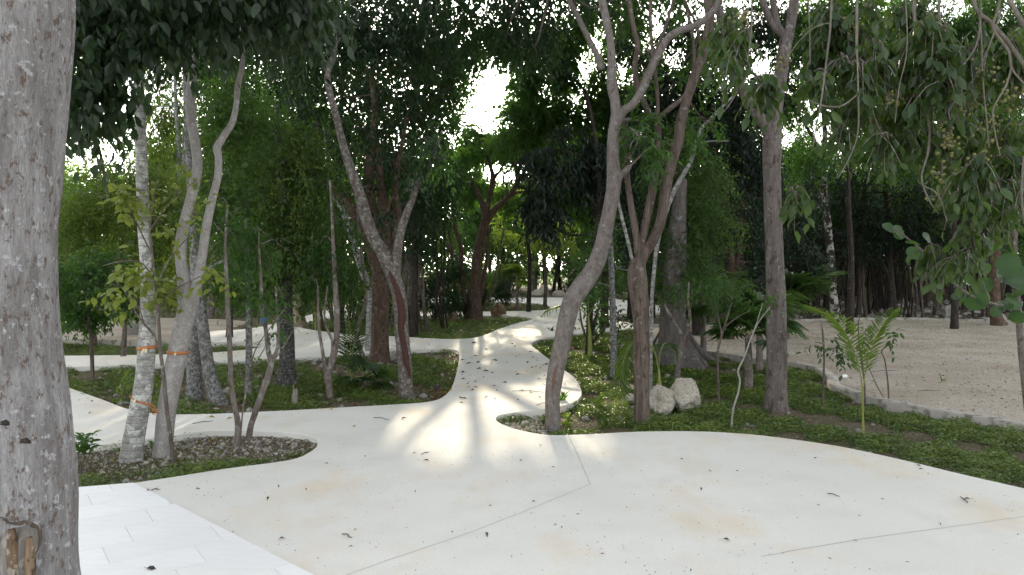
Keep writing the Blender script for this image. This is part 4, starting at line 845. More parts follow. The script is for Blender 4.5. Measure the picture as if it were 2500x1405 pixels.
canopy_tree('young forest tree with backlit crown across the path behind the spreading tree', 1330, 745, 33, 8, 480, [(1290, 520, 0, 40, 40, 1.2), (1340, 560, 0, 50, 40, 1.2), (1380, 500, 0, 40, 50, 1.2), (1240, 560, 0, 40, 40, 1.2), (1300, 600, 0, 50, 30, 1.2), (1390, 600, 0, 50, 30, 1.2), (1210, 500, 0, 30, 30, 1), (1270, 450, 0, 30, 20, 1)], 800, .15, 'leaf_yellow', 'bark_thin')
canopy_tree('forest tree added low behind the spreading limbs, its dense crown blocking the sun', 1290, 752, 29, 9, 400, [(1190, 440, 0, 40, 30, 1.4), (1240, 450, 0, 40, 30, 1.4), (1290, 430, 0, 40, 35, 1.4), (1340, 430, 0, 50, 40, 1.4), (1210, 400, 0, 30, 20, 1.2), (1270, 380, 0, 40, 25, 1.2), (1330, 370, 0, 50, 40, 1.4), (1160, 400, 0, 30, 30, 1.2), (1130, 450, 0, 40, 40, 1.4), (1390, 420, 0, 50, 50, 1.4), (1440, 470, 0, 50, 50, 1.4), (1260, 490, 0, 50, 25, 1.4), (1225, 370, 0, 30, 25, 1.3), (1225, 420, 0, 40, 30, 1.3), (1190, 370, 0, 30, 25, 1.3)], 4200, .17, 'leaf_mid', lit=True)  # dense crown put in to keep the low sun off the foreground
canopy_tree('forest tree with a deep crown added to screen the sun over the far path', 1580, 735, 40, 10, 300, [(1150, 350, 0, 60, 30, 2), (1200, 370, 0, 60, 30, 2), (1280, 350, 0, 60, 40, 2), (1350, 320, 0, 60, 50, 2), (1420, 350, 0, 60, 50, 2), (1500, 330, 0, 60, 50, 2), (1560, 400, 0, 60, 50, 2), (1100, 380, 0, 60, 40, 2), (1640, 330, 0, 60, 50, 2), (1700, 400, 0, 60, 60, 2), (1480, 430, 0, 60, 50, 2), (1600, 500, 0, 60, 50, 2), (1780, 330, 0, 60, 50, 2), (1850, 400, 0, 60, 50, 2), (1950, 350, 0, 60, 50, 2)], 4200, .19, 'leaf_mid')  # added as a far screen against the low sun
canopy_tree('forest tree with dense crown beyond the ringed pole and forked trunks', 560, 800, 18, 12, 150, [(200, 60, 0, 90, 60, 1.3), (300, 90, 0, 90, 70, 1.3), (400, 120, 0, 90, 70, 1.3), (500, 100, 0, 90, 70, 1.3), (420, 30, 0, 120, 50, 1.3), (560, 180, 0, 70, 70, 1.3), (250, 20, 0, 100, 50, 1.3)], 1900, .125, 'leaf_mid')
canopy_tree('forest tree with dense dark crown above the reddish smooth tree', 1010, 780, 19, 16, 200, [(1000, 100, 0, 80, 70, 1.4), (1080, 60, 0, 80, 70, 1.4), (1100, 180, 0, 70, 60, 1.4), (1010, 230, 0, 70, 60, 1.4), (900, 250, 0, 70, 70, 1.4), (1060, 320, 0, 60, 50, 1.4), (1170, 90, 0, 70, 60, 1.4), (1240, 60, 0, 60, 60, 1.4), (940, 360, 0, 60, 60, 1.4), (1000, 480, 0, 60, 60, 1.2), (1080, 440, 0, 50, 50, 1.2), (920, 150, 0, 70, 70, 1.4), (1030, 560, 0, 50, 50, 1.2)], 3300, .125, 'leaf_deep')
canopy_tree('forest tree with dense dark crown behind the stripped tree', 830, 770, 20, 16, 200, [(780, 80, 0, 80, 70, 1.4), (860, 180, 0, 80, 70, 1.4), (720, 200, 0, 80, 70, 1.4), (640, 120, 0, 80, 70, 1.4), (800, 320, 0, 80, 60, 1.4), (700, 350, 0, 70, 60, 1.4), (600, 250, 0, 80, 70, 1.4), (520, 180, 0, 70, 70, 1.4), (860, 470, 0, 60, 70, 1.2), (860, 600, 0, 50, 60, 1.1), (600, 60, 0, 90, 60, 1.4)], 3000, .125, 'leaf_deep')
canopy_tree('forest tree with dense dark crown between brown tree and column tree', 1700, 780, 18.5, 18, 250, [(1700, 180, 0, 70, 60, 1.3), (1760, 280, 0, 70, 70, 1.3), (1680, 300, 0, 70, 60, 1.3), (1600, 380, 0, 60, 60, 1.3), (1580, 250, 0, 50, 50, 1.2), (1800, 80, 0, 70, 50, 1.3), (1820, 380, 0, 60, 60, 1.3), (1540, 420, 0, 60, 50, 1.2), (1560, 560, 0, 60, 60, 1.2), (1740, 60, 0, 60, 50, 1.2), (1540, 130, 0, 40, 60, 1), (1660, 60, 0, 60, 60, 1.2), (1640, 200, 0, 50, 60, 1.2), (1840, 220, 0, 50, 60, 1.2), (1860, 60, 0, 60, 60, 1.2), (1900, 180, 0, 50, 60, 1.1)], 4600, .12, 'leaf_blue')
canopy_tree('forest tree with leafy crown behind the fruiting branches near column tree', 2075, 790, 19.0, 14, 250, [(1970, 120, 0, 70, 60, 1.3), (2060, 160, 0, 70, 60, 1.3), (2140, 90, 0, 70, 60, 1.3), (2100, 250, 0, 70, 60, 1.3), (2030, 60, 0, 80, 50, 1.3), (1980, 380, 0, 60, 50, 1.3), (2160, 330, 0, 70, 50, 1.3), (2000, 30, 0, 80, 50, 1.3), (2200, 200, 0, 60, 60, 1.2), (1930, 250, 0, 40, 50, 1.1), (2090, 30, 0, 80, 50, 1.3), (1950, 40, 0, 60, 50, 1.3)], 3600, .125, 'leaf_mid')
canopy_tree('forest tree with leafy crown at the upper right behind the fruiting branches', 2330, 790, 20.5, 14, 250, [(2260, 90, 0, 70, 60, 1.3), (2340, 140, 0, 70, 60, 1.3), (2420, 100, 0, 70, 60, 1.3), (2480, 200, 0, 70, 60, 1.3), (2390, 250, 0, 70, 60, 1.3), (2290, 230, 0, 70, 60, 1.3), (2470, 40, 0, 50, 40, 1.2), (2350, 350, 0, 80, 60, 1.3), (2250, 360, 0, 70, 60, 1.3), (2460, 350, 0, 70, 60, 1.3), (2300, 20, 0, 90, 40, 1.3), (2200, 30, 0, 80, 50, 1.3), (2420, 20, 0, 90, 50, 1.3), (2360, 60, 0, 80, 50, 1.3), (2490, 90, 0, 60, 60, 1.3)], 5200, .125, 'leaf_mid')
def shade_canopy(rt, cx, cy_, rx, ry, z, n_, L=.13, mat='leaf_deep', k_=7):  # extra leaf clusters above the frame, added only to darken what lies below
    c_ = np.array([[cx + random.uniform(-rx, rx), cy_ + random.uniform(-ry, ry), z + random.uniform(-.5, .8)] for _ in range(k_)])
    b_, u_ = twigs(c_, np.tile([1.4, 1.4, .5], (k_, 1)), n_); x_, y_ = proj(b_); m_ = keep(b_, False, True) & (y_ < -10); b_, u_ = b_[m_], u_[m_]
    cs_ = spray(b_, u_, 8, L, .45, .7, .42, T_D); obj('crown', crown_mesh('crown', cs_, M[mat], .42, T_D, np.array(rt.location)), rt, kind='stuff')
shade_canopy(t13, -1.5, 11.5, 2.5, 2.0, 7.2, 900); shade_canopy(t16, 1.0, 11.0, 2.0, 2.0, 7.0, 800); shade_canopy(t17, 2.2, 12.5, 2.2, 2.2, 7.8, 900); shade_canopy(t18, 4.2, 12.0, 2.0, 2.4, 7.4, 700); shade_canopy(t15, -1.0, 20.0, 3, 3, 10.5, 900, .16)
shade_canopy(t13, -.8, 13.0, 2, 2, 6.6, 900); shade_canopy(t16, .8, 13.5, 1.8, 2.5, 7.6, 900); shade_canopy(t17, 1.6, 16.5, 2, 2.5, 8.6, 900); shade_canopy(t21, 3.6, 17.0, 3, 2.5, 9.5, 900, .16); shade_canopy(t3, -4.2, 10.0, 2.0, 2.0, 6.8, 600); shade_canopy(t13, -4.0, 15.0, 3, 2.5, 9, 900, .16); shade_canopy(t18, 8.0, 17.0, 3, 3, 9.5, 900, .16); shade_canopy(t15, .5, 15.5, 1.8, 2, 8.6, 600, .14)

# ------------------------------------------------------------------ hanging fruiting tree, upper right
YH = 5.0
hang = root('fruiting_tree', (5.6, 4.6, GZ), 'tree beyond the right frame whose drooping branches bear large leaves and yellow green berries', 'tree')
add_part(hang, 'trunk', tube([(5.6, 4.6, GZ), (5.5, 4.7, 1.2), (5.35, 4.8, 2.6), (5.1, 4.9, 4.0), (4.7, 5.0, 5.0)], [.2, .15, .14, .12, .09], 16, 6, .05, .3, 3), M['bark_grey'])
for q in ([(5.1, 4.9, 4.0), (4.2, 5.0, 4.4), (3.0, 5.2, 4.5), (1.8, 5.3, 4.2)], [(5.3, 4.8, 3.0), (4.6, 4.8, 3.7), (3.9, 4.9, 4.0), (2.9, 4.9, 3.95)], [(4.7, 5.0, 5.0), (3.6, 4.6, 5.4), (2.2, 4.2, 5.3)]):
    add_part(hang, 'limb', tube(q, [.08, .06, .045, .03][:len(q)], 10, 6, .05), M['bark_grey'])
TW = [[(2225, -250, 14), (2231, 0, 13), (2236, 102, 11), (2246, 179, 10), (2261, 261, 10), (2269, 307, 9), (2266, 369, 9), (2251, 425, 8), (2256, 461, 7), (2275, 500, 6), (2292, 523, 4)],
      [(2300, -250, 12), (2292, 0, 11), (2300, 128, 9), (2302, 179, 9), (2271, 256, 8), (2266, 307, 8)],
      [(2470, -250, 14), (2441, 0, 12), (2425, 67, 11), (2461, 123, 11), (2471, 169, 9), (2500, 205, 7)],
      [(2340, -200, 14), (2374, 0, 14), (2420, 56, 15), (2461, 103, 16), (2500, 160, 15), (2560, 240, 12)], [(2420, -200, 18), (2440, -60, 17), (2500, 60, 16), (2580, 150, 14)],
      [(2396, -100, 7), (2389, 92, 7), (2338, 179, 7), (2348, 220, 6), (2318, 267, 6), (2320, 292, 4)], [(2445, 20, 7), (2423, 92, 7), (2379, 190, 7), (2340, 230, 6), (2318, 256, 5), (2305, 300, 4)],
      [(2088, -200, 13), (2092, 0, 12), (2095, 154, 11), (2128, 210, 9), (2160, 218, 7), (2190, 220, 4)], [(2128, 210, 7), (2107, 220, 6), (2061, 256, 6), (2025, 261, 6), (1990, 252, 5), (1969, 241, 3)],
      [(2092, 120, 6), (2095, 215, 6), (2095, 318, 6), (2077, 379, 5), (2046, 436, 3)], [(2034, -150, 10), (2028, 51, 9), (2020, 128, 8), (2005, 246, 7), (1995, 300, 6), (1985, 360, 4)],
      [(2028, 56, 5), (1990, 67, 4), (1949, 103, 3), (1918, 149, 2.5)], [(2128, 215, 5), (2133, 277, 5), (2154, 328, 4), (2169, 343, 3)], [(2470, 160, 7), (2456, 210, 7), (2425, 267, 6), (2430, 328, 5), (2442, 380, 4)],
      [(2348, -80, 8), (2390, 40, 7), (2400, 200, 6), (2408, 290, 5), (2415, 360, 4)], [(2200, -150, 5), (2215, 100, 4), (2196, 210, 4), (2185, 300, 3)], [(2500, 380, 12), (2495, 500, 10), (2520, 620, 8)],
      [(1800, -200, 9), (1830, -60, 7), (1835, 60, 5), (1825, 150, 4)], [(1960, -150, 8), (1975, 40, 5), (1978, 160, 4)], [(2256, 455, 5), (2285, 470, 4), (2300, 500, 3), (2312, 540, 3)]]
for t in TW:
    off = random.uniform(-.8, -.3); p, r = limb_path(t, YH + off)
    add_part(hang, 'hanging_branch', tube(p, r * .62, 8, 6, .05, 0, len(t)), M['bark_twig'])
hc = [(1800, 95, 40), (1785, 50, 35), (1838, 180, 35), (1862, 205, 30), (1800, 160, 25), (1990, 110, 30), (2000, 60, 35), (1995, 200, 28), (1925, 445, 26), (2030, 40, 45), (2090, 50, 45), (2150, 40, 45), (2200, 30, 45), (2070, 150, 40),
      (2120, 130, 45), (2180, 150, 45), (2240, 130, 45), (2105, 262, 30), (2170, 270, 40), (2200, 340, 42), (2240, 300, 42), (2140, 320, 25), (2300, 320, 45), (2350, 280, 45), (2400, 200, 50), (2450, 130, 45), (2470, 290, 55), (2400, 330, 50),
      (2460, 400, 50), (2340, 390, 45), (2345, 470, 42), (2280, 60, 50), (2345, 90, 45), (2400, 80, 45), (2485, 60, 45), (2300, 190, 45), (2300, 590, 34), (2335, 600, 38), (2350, 560, 28), (2420, 470, 45), (2490, 480, 45), (2275, 210, 35), (2380, 400, 40), (2060, 310, 22), (2220, 230, 40)]
cen = np.array([P(a, c, YH + random.uniform(-.6, .6)) for a, c, r_ in hc]); rad = np.array([[r_ / F * YH, .16, r_ / F * YH] for a, c, r_ in hc])
bb, uu = twigs(cen, rad, 1250); LASTG_H = LASTG; m_ = keep(bb, True, False); bb, uu, LASTG_H = bb[m_], uu[m_], LASTG_H[m_]
cs = spray(bb, uu * .3, 5, .088, .17, 1.1, .54, T_N, grp=LASTG_H)
x_, y_ = proj(cs[0]); sz = np.where((x_ < 2500) & (y_ > 0), cs[3], 0); idx = np.argsort(-sz)[:300]
leaf_parts(hang, cs, idx, M['leaf_hang'], .56, T_N); mm = np.ones(len(x_), bool); mm[idx] = False
obj('crown', crown_mesh('crown', sel(cs, mm), M['leaf_hang'], .56, T_N, np.array(hang.location)), hang, kind='stuff')
bb2, uu2 = twigs(np.array([(3.2, 5.2, 4.6), (2.0, 5.0, 4.7), (4.4, 5.2, 4.6)]), np.array([(1.0, .7, .4)] * 3), 160)
c2 = spray(bb2, uu2, 6, .12, .25, 1.2, .56, T_D); obj('crown', crown_mesh('crown', c2, M['leaf_hang'], .56, T_D, np.array(hang.location)), hang, kind='stuff')
tws = [tube([b_, b_ * .5 + c_ * .5 + [0, 0, .03], c_], [.004, .003, .002], 5, 2) for b_, c_ in ((bb[i], cs[0][i * 5 + 4]) for i in range(len(bb)))]
add_part(hang, 'twigs', tws, M['bark_tan'], kind='stuff')
bmb = bmesh.new(); bmesh.ops.create_icosphere(bmb, subdivisions=2, radius=1); bme = bpy.data.meshes.new('berry'); bmb.to_mesh(bme); bmb.free()
bme.materials.append(M['berry']); [setattr(p, 'use_smooth', True) for p in bme.polygons]
bv = np.array([v.co[:] for v in bme.vertices]); bf = np.array([p.vertices[:] for p in bme.polygons])
for (a, c, s) in [(2378, 235, 1.1), (2350, 262, .9), (2470, 235, 1), (2495, 250, .9), (2440, 330, 1), (2415, 300, .7), (2290, 300, .7), (2320, 325, .7), (2300, 425, .8), (2290, 480, .6), (2170, 245, .8), (2190, 240, .6), (1815, 45, .8), (2080, 60, .7), (2400, 175, .8), (2405, 380, .8), (2340, 270, .7), (1910, 150, .6), (2460, 345, .8), (2070, 210, .6), (2395, 470, .6), (2310, 355, .6)]:
    cc = P(a, c, YH - .25 + random.uniform(-.2, .2)); parts = []; nb = int(26 * s)
    for k in range(nb):
        q = cc + rng.normal(size=3) * np.array([.045, .035, .045]) * s; parts.append((q + bv * rng.uniform(.0085, .012), bf))
    st = [tube([cc + [0, 0, .09 * s], cc, cc + rng.normal(size=3) * .04 * s], [.003, .0025, .0015], 5, 2) for _ in range(5)]
    o = add_part(hang, 'berries', parts, M['berry'], kind='stuff'); add_part(hang, 'fruit_stalk', st, M['bark_tan'])

# sea grape sapling, right edge
ysg = 6.6
sg = root('sea_grape_sapling', P(2490, 1150, ysg) * [1, 1, 0] + [0, 0, GZ], 'leaning sapling with big round veined leaves at the right frame edge', 'sapling')
add_part(sg, 'trunk', tube(np.array([P(x, y, ysg) for x, y in [(2530, 1150), (2508, 980), (2496, 880), (2488, 780), (2482, 700), (2478, 620), (2476, 560), (2462, 500), (2455, 470)]]), [R(k, ysg) for k in (22, 18, 16, 15, 13, 12, 11, 8, 5)], 12, 6, .05), M['bark_tan'])
add_part(sg, 'limb', tube(np.array([P(x, y, ysg - d_) for x, y, d_ in [(2484, 752, 0), (2450, 748, .05), (2400, 735, .1), (2360, 715, .15), (2325, 688, .2), (2300, 662, .25), (2278, 640, .3), (2255, 615, .35), (2225, 590, .4), (2200, 570, .45), (2182, 556, .45)]]), [R(k, ysg) for k in (9, 8, 8, 8, 7, 7, 6, 5, 4, 4, 3)], 8, 5, .05), M['bark_tan'])
gl = [(2180, 548, 28), (2205, 560, 24), (2190, 585, 20), (2230, 598, 26), (2250, 612, 30), (2262, 590, 24), (2275, 640, 30), (2330, 665, 28), (2300, 690, 26), (2345, 690, 40), (2360, 720, 46), (2375, 700, 30), (2398, 715, 34), (2420, 745, 30), (2440, 690, 36), (2430, 660, 50), (2462, 700, 40), (2412, 640, 44),
      (2450, 660, 46), (2490, 640, 40), (2460, 610, 40), (2430, 600, 40), (2480, 580, 36), (2400, 570, 40), (2450, 545, 38), (2490, 520, 34), (2420, 530, 36), (2385, 620, 30), (2355, 650, 24), (2490, 700, 40), (2450, 725, 40), (2390, 545, 34), (2440, 500, 34), (2480, 480, 30), (2498, 760, 34), (2340, 735, 30), (2290, 660, 24), (2470, 740, 34), (2498, 840, 20)]
cG = np.array([P(a, c, ysg - .35 + (a - 2180) / 320 * .3 + random.uniform(-.15, .1)) for a, c, s in gl]); dG = rng.normal(size=cG.shape) * np.array([1, .4, .5]) + [0, -.1, -.1]
nG = np.array([0, -.65, .55]) + rng.normal(size=cG.shape) * .45; LG = np.array([s / F * ysg * 1.15 for a, c, s in gl])
leaf_parts(sg, (cG, dG, nG, LG, rng.random(len(gl))), range(len(gl)), M['leaf_grape'], 1.0, T_R)

# ------------------------------------------------------------------ palms and saplings
def frond(parent, pts, n_l, L0, mat, rad=.008, singles=False, vee=.5, fall=.45, tipf=.35, start=.18):
    p = catmull(np.array(pts), 8); base = np.array(parent.location)
    add = add_part(parent, 'frond', tube(p, np.linspace(rad, rad * .25, len(p)), 6, 1), M['stem_green'])
    t = np.gradient(p, axis=0); t /= np.linalg.norm(t, axis=1)[:, None]
    cl, dl, nl, Ll = [], [], [], []
    for k in range(n_l):
        f = start + (1 - start) * (k + .5) / n_l; i = f * (len(p) - 1); i0 = int(i); q = p[i0] + (p[min(i0 + 1, len(p) - 1)] - p[i0]) * (i - i0); tt = t[i0]
        s = np.cross(tt, [0, 0, 1.0]);
        if np.linalg.norm(s) < .2: s = np.cross(tt, [0, 1.0, 0])
        s /= np.linalg.norm(s)
        up = np.cross(s, tt)
        ln = L0 * (math.sin(math.pi * min(1, (f - start) / (1 - start) * .82 + .15)) * (1 - tipf) + tipf * .8)
        for sg_ in (-1, 1):
            d = s * sg_ * .8 + tt * .62 + up * vee * .3 + np.array([0, 0, -fall]) + rng.normal(size=3) * .05
            cl.append(q); dl.append(d); nl.append(up + rng.normal(size=3) * .15); Ll.append(ln * rng.uniform(.9, 1.08))
    cs_ = (np.array(cl), np.array(dl), np.array(nl), np.array(Ll), rng.random(len(cl)) * .6 + .2)
    if singles:
        ob = bpy.data.objects
        c0, d0, n0, L_, ti = cs_
        key = ('leaflet', mat.name)
        if key not in LEAFCACHE:
            V, Fc = leaves(np.zeros((1, 3)), np.array([[1., 0, 0]]), np.array([[0, 0, 1.]]), 1.0, .085, T_N); LEAFCACHE[key] = mesh_np('leaflet', V, Fc, mat, True, np.full(len(V), .5))
        for i in range(len(c0)):
            dv = Vector(d0[i]).normalized(); s = Vector(n0[i]).cross(dv).normalized(); up = dv.cross(s)
            mt = Matrix(((dv.x, s.x, up.x), (dv.y, s.y, up.y), (dv.z, s.z, up.z))).to_4x4()
            o = obj('leaflet', LEAFCACHE[key], add); o.matrix_local = Matrix.Translation(Vector(c0[i] - base)) @ mt @ Matrix.Scale(float(L_[i]), 4)
    else:
        obj('leaflets', crown_mesh('leaflets', cs_, mat, .085, T_N, base), add, kind='stuff')
M['stem_green'] = solid('stem_green', (.22, .24, .06), .5, .2, 30)
Ya = D(1075)
ar = root('young_palm', P(2107, 1078, Ya) * [1, 1, 0] + [0, 0, GZ], 'young feather palm with two raised fronds in a V on the right lawn', 'palm')
add_part(ar, 'stem', tube([P(2108, 1084, Ya), P(2107, 1040, Ya), P(2106, 1000, Ya), P(2106, 960, Ya)], [.018, .014, .011, .009], 8, 4), M['stem_green'])
frond(ar, [P(2106, 965, Ya), P(2102, 920, Ya), P(2088, 870, Ya - .05), P(2068, 820, Ya - .1), P(2042, 785, Ya - .15), P(2005, 762, Ya - .2), P(1975, 750, Ya - .25)], 34, .27, M['palm'], .007, True, .9, .15)
frond(ar, [P(2106, 965, Ya), P(2112, 915, Ya), P(2122, 870, Ya + .05), P(2136, 830, Ya + .08), P(2155, 795, Ya + .1), P(2172, 772, Ya + .12), P(2185, 757, Ya + .14)], 34, .23, M['palm'], .007, True, .9, .1)
Yb_ = 8.9
pf = root('young_palm', P(1600, 1030, Yb_) * [1, 1, 0] + [0, 0, GZ], 'bright arching feather palm frond spreading behind the brown fissured tree', 'palm')
add_part(pf, 'stem', tube([P(1612, 1010, Yb_), P(1612, 960, Yb_), P(1608, 900, Yb_)], [.03, .025, .012], 8, 4), M['stem_green'])
frond(pf, [P(1608, 905, Yb_), P(1596, 855, Yb_ - .1), P(1566, 828, Yb_ - .15), P(1535, 850, Yb_ - .2), P(1518, 900, Yb_ - .25), P(1512, 950, Yb_ - .25), P(1515, 985, Yb_ - .25)], 30, .30, M['palm'], .008, True, .1, .3)
frond(pf, [P(1608, 905, Yb_), P(1612, 860, Yb_), P(1625, 838, Yb_ + .1), P(1645, 850, Yb_ + .1), P(1650, 880, Yb_ + .1)], 16, .22, M['palm_dark'], .006, True)
Yc_ = 9.6
p3 = root('young_palm', P(1440, 880, 14) * [1, 1, 0] + [0, 0, GZ], 'palm whose drooping frond reaches left over the path behind curved tree', 'palm')
yb = 14.2
add_part(p3, 'stem', tube([P(1440, 882, yb), P(1440, 820, yb), P(1436, 775, yb)], [.05, .035, .015], 8, 4), M['stem_green'])
frond(p3, [P(1436, 778, yb), P(1415, 752, yb - .2), P(1385, 745, yb - .4), P(1350, 752, yb - .6), P(1322, 772, yb - .7)], 14, .32, M['palm'], .009)
frond(p3, [P(1436, 778, yb), P(1450, 750, yb), P(1480, 745, yb), P(1510, 765, yb)], 14, .3, M['palm_dark'], .009)
frond(p3, [P(1436, 778, yb), P(1436, 740, yb), P(1425, 700, yb), P(1405, 680, yb)], 14, .3, M['palm_dark'], .009)

def fan_palm(name, label, px, py, Y, hpx, Rl, mat, nf=11, lean=0, group=None):
    b0 = P(px, py, Y); b0[2] = GZ; rt = root(name, b0, label, 'palm', group)
    top = P(px + lean, py - hpx, Y)
    SEED[0] += 1
    add_part(rt, 'stem', tube([b0, (b0 + top) / 2 + [0.01, 0, 0], top], [.07, .05, .04], 12, 5, .22, .3, SEED[0]), M['bark_tan'])
    for k in range(nf):
        az = k / nf * 2 * math.pi + random.uniform(-.2, .2); el = random.uniform(-.35, 1.1)
        d = np.array([math.cos(az) * math.cos(el), math.sin(az) * math.cos(el), math.sin(el)])
        hub = top + d * Rl * random.uniform(.6, .9)
        parts = [tube([top, (top + hub) / 2 + [0, 0, .02], hub], [.007, .005, .004], 5, 3)]
        fr = add_part(rt, 'fan_leaf', parts, M['stem_green'])
        s = np.cross(d, [0, 0, 1.0]); s /= np.linalg.norm(s) + 1e-6; u = np.cross(s, d)
        ns = 22; aa = np.linspace(-2.2, 2.2, ns)
        dirs = np.cos(aa)[:, None] * d + np.sin(aa)[:, None] * s; dirs[:, 2] -= .18 + .1 * rng.random(ns)
        c_ = (np.repeat(hub[None], ns, 0), dirs, np.repeat(u[None], ns, 0) + rng.normal(size=(ns, 3)) * .1, Rl * (.75 + .25 * np.cos(aa)) * rng.uniform(.92, 1.05, ns), np.full(ns, rng.random()) * .7 + rng.random(ns) * .2)
        obj('blade', crown_mesh('blade', c_, mat, .16, T_N, b0), fr)
fan_palm('fan_palm', 'spiky fan palm with dark splayed leaves left of the column trunk', 1826, 935, 10.6, 118, .42, M['palm_dark'], 10)
fan_palm('fan_palm', 'fan palm half hidden behind the column trunk, left of gravel kerb', 1853, 888, 12.4, 110, .55, M['palm_dark'], 12)
fan_palm('fan_palm', 'dark fan palm in front of gravel between buttress trunk and thin saplings', 1716, 860, 14.4, 130, .6, M['palm_dark'], 12)
fan_palm('fan_palm', 'backlit lime fan palm on the left lawn behind thin stem', 228, 845, 17.0, 90, .75, M['palm'], 12)
fan_palm('fan_palm', 'glossy fan palm right of the column trunk with sunlit tips', 1920, 800, 17.5, 60, .9, M['palm_dark'], 12)
fan_palm('fan_palm', 'small fan palm low beside the bristly palm in the middle bed', 890, 950, 10.6, 25, .30, M['palm_dark'], 9)
fan_palm('fan_palm', 'grassy drooping palm at the rocks by the far path', 1262, 762, 30, 85, .62, M['palm'], 12)
# bristly palm clump (dark, thin leaflets) left of gumbo tree
yk = 10.8
kp = root('bristly_palm', P(852, 955, yk) * [1, 1, 0] + [0, 0, GZ], 'dark clumping palm with fine bristly leaflets in the middle bed', 'palm')
for k in range(7):
    x0 = 852 + random.uniform(-8, 8); ex = x0 + random.uniform(-45, 45); ty = random.uniform(700, 820)
    frond(kp, [P(x0, 945, yk), P(x0 + (ex - x0) * .3, 880, yk), P(x0 + (ex - x0) * .6, (880 + ty) / 2, yk + .1), P(ex, ty, yk + random.uniform(-.3, .3))], 20, .20, M['palm_dark'], .007, False, .3, .1)
kp2 = root('feather_palm', P(770, 700, 20) * [1, 1, 0] + [0, 0, GZ], 'feather palm seen through stems beyond the wavy grey trunk', 'palm')
for k in range(8):
    az = k * .8; frond(kp2, [np.array(kp2.location), np.array(kp2.location) + [.1 * math.cos(az), .1 * math.sin(az), .9], np.array(kp2.location) + [.6 * math.cos(az), .6 * math.sin(az), 1.5], np.array(kp2.location) + [1.2 * math.cos(az), 1.2 * math.sin(az), 1.3]], 18, .4, M['palm'], .012)

def sapling(label, base, stems, cl, Y, n, L, mat, wr=.45, lpt=6, droop=.5, cat='sapling', name='leafy_sapling', tl=.2, barkm='bark_thin', **kw):
    return grow(name, label, cat, Y, stems, M[barkm], CR(cl, n, L, mat, lpt, tl, droop, wr, T_N, hole=False, lit=False, br=kw.get('br', False), singles=kw.get('singles', 0)), flare=.1, sides=8)
sapling('thin sapling with three tiers of dark broad leaves near the kerb bend', None, [[(2008, 1010, 6), (2010, 940, 6), (2012, 880, 5), (2010, 830, 5), (2006, 790, 3)], [(2012, 860, 3), (2040, 850, 3), (2060, 860, 2)], [(2012, 840, 3), (1990, 835, 2)]],
        [(1990, 845, 0, 25, 20, .15), (2050, 855, 0, 25, 18, .15), (2012, 820, 0, 22, 20, .15), (2035, 905, -.3, 12, 14, .1)], D(1010), 17, .085, 'leaf_grape', .45, singles=300)
sapling('sapling topped by bright lime leaves rising behind the young V palm', None, [[(2112, 1000, 5), (2110, 930, 4), (2100, 860, 4), (2095, 800, 3), (2100, 770, 2)]],
        [(2090, 800, 0, 28, 14, .15), (2105, 830, 0, 30, 22, .15), (2100, 775, 0, 20, 10, .1)], D(1000), 16, .085, 'leaf_lime', .5, singles=300)
sapling('thin bare sapling leaning left with few green leaves at top, beyond V palm', None, [[(2170, 1000, 4), (2168, 940, 4), (2160, 880, 3), (2152, 860, 3), (2165, 845, 3), (2185, 838, 2)], [(2165, 985, 3), (2140, 940, 2), (2118, 890, 2)]],
        [(2185, 838, 0, 20, 14, .15)], D(1000), 6, .09, 'leaf_mid', .45, singles=300)
sapling('bent pale wire thin sapling at path edge between boulders and column tree', None, [[(1784, 1056, 5), (1790, 1000, 5), (1802, 960, 5), (1806, 930, 5), (1802, 905, 5), (1818, 870, 4), (1832, 830, 4), (1850, 790, 3), (1880, 750, 2)], [(1834, 830, 2), (1850, 780, 2), (1862, 740, 1.5)]],
        [(1860, 745, .1, 25, 20, .15), (1880, 720, .1, 20, 20, .15)], D(1056), 14, .06, 'leaf_mid', .45, barkm='bark_pale')
sapling('crooked slim sapling with airy leaf crown between boulders and fan palms', None, [[(1755, 1000, 7), (1754, 940, 6), (1752, 870, 6), (1756, 840, 6), (1768, 800, 5), (1780, 760, 4), (1790, 720, 3)], [(1762, 815, 4), (1752, 770, 3), (1740, 730, 2)], [(1768, 800, 4), (1800, 775, 3), (1830, 760, 2)]],
        [(1720, 720, 0, 40, 30, .3), (1770, 700, 0, 45, 30, .3), (1820, 730, 0, 45, 35, .3), (1850, 690, 0, 35, 25, .3), (1790, 660, 0, 45, 25, .3)], D(1000), 130, .055, 'leaf_mid', .4, tl=.25, br=True)
sapling('Y forked thin trunk standing in front of the buttress roots', None, [[(1650, 950, 13), (1655, 910, 13), (1662, 860, 12), (1670, 820, 12), (1668, 815, 11)], [(1670, 825, 9), (1650, 795, 9), (1632, 765, 8), (1622, 745, 6)], [(1670, 825, 8), (1684, 800, 8), (1684, 770, 7), (1680, 735, 6), (1682, 690, 4)]],
        [(1622, 735, 0, 25, 14, .2), (1680, 690, 0, 25, 20, .2)], D(950), 20, .06, 'leaf_mid', .4, barkm='bark_tan')
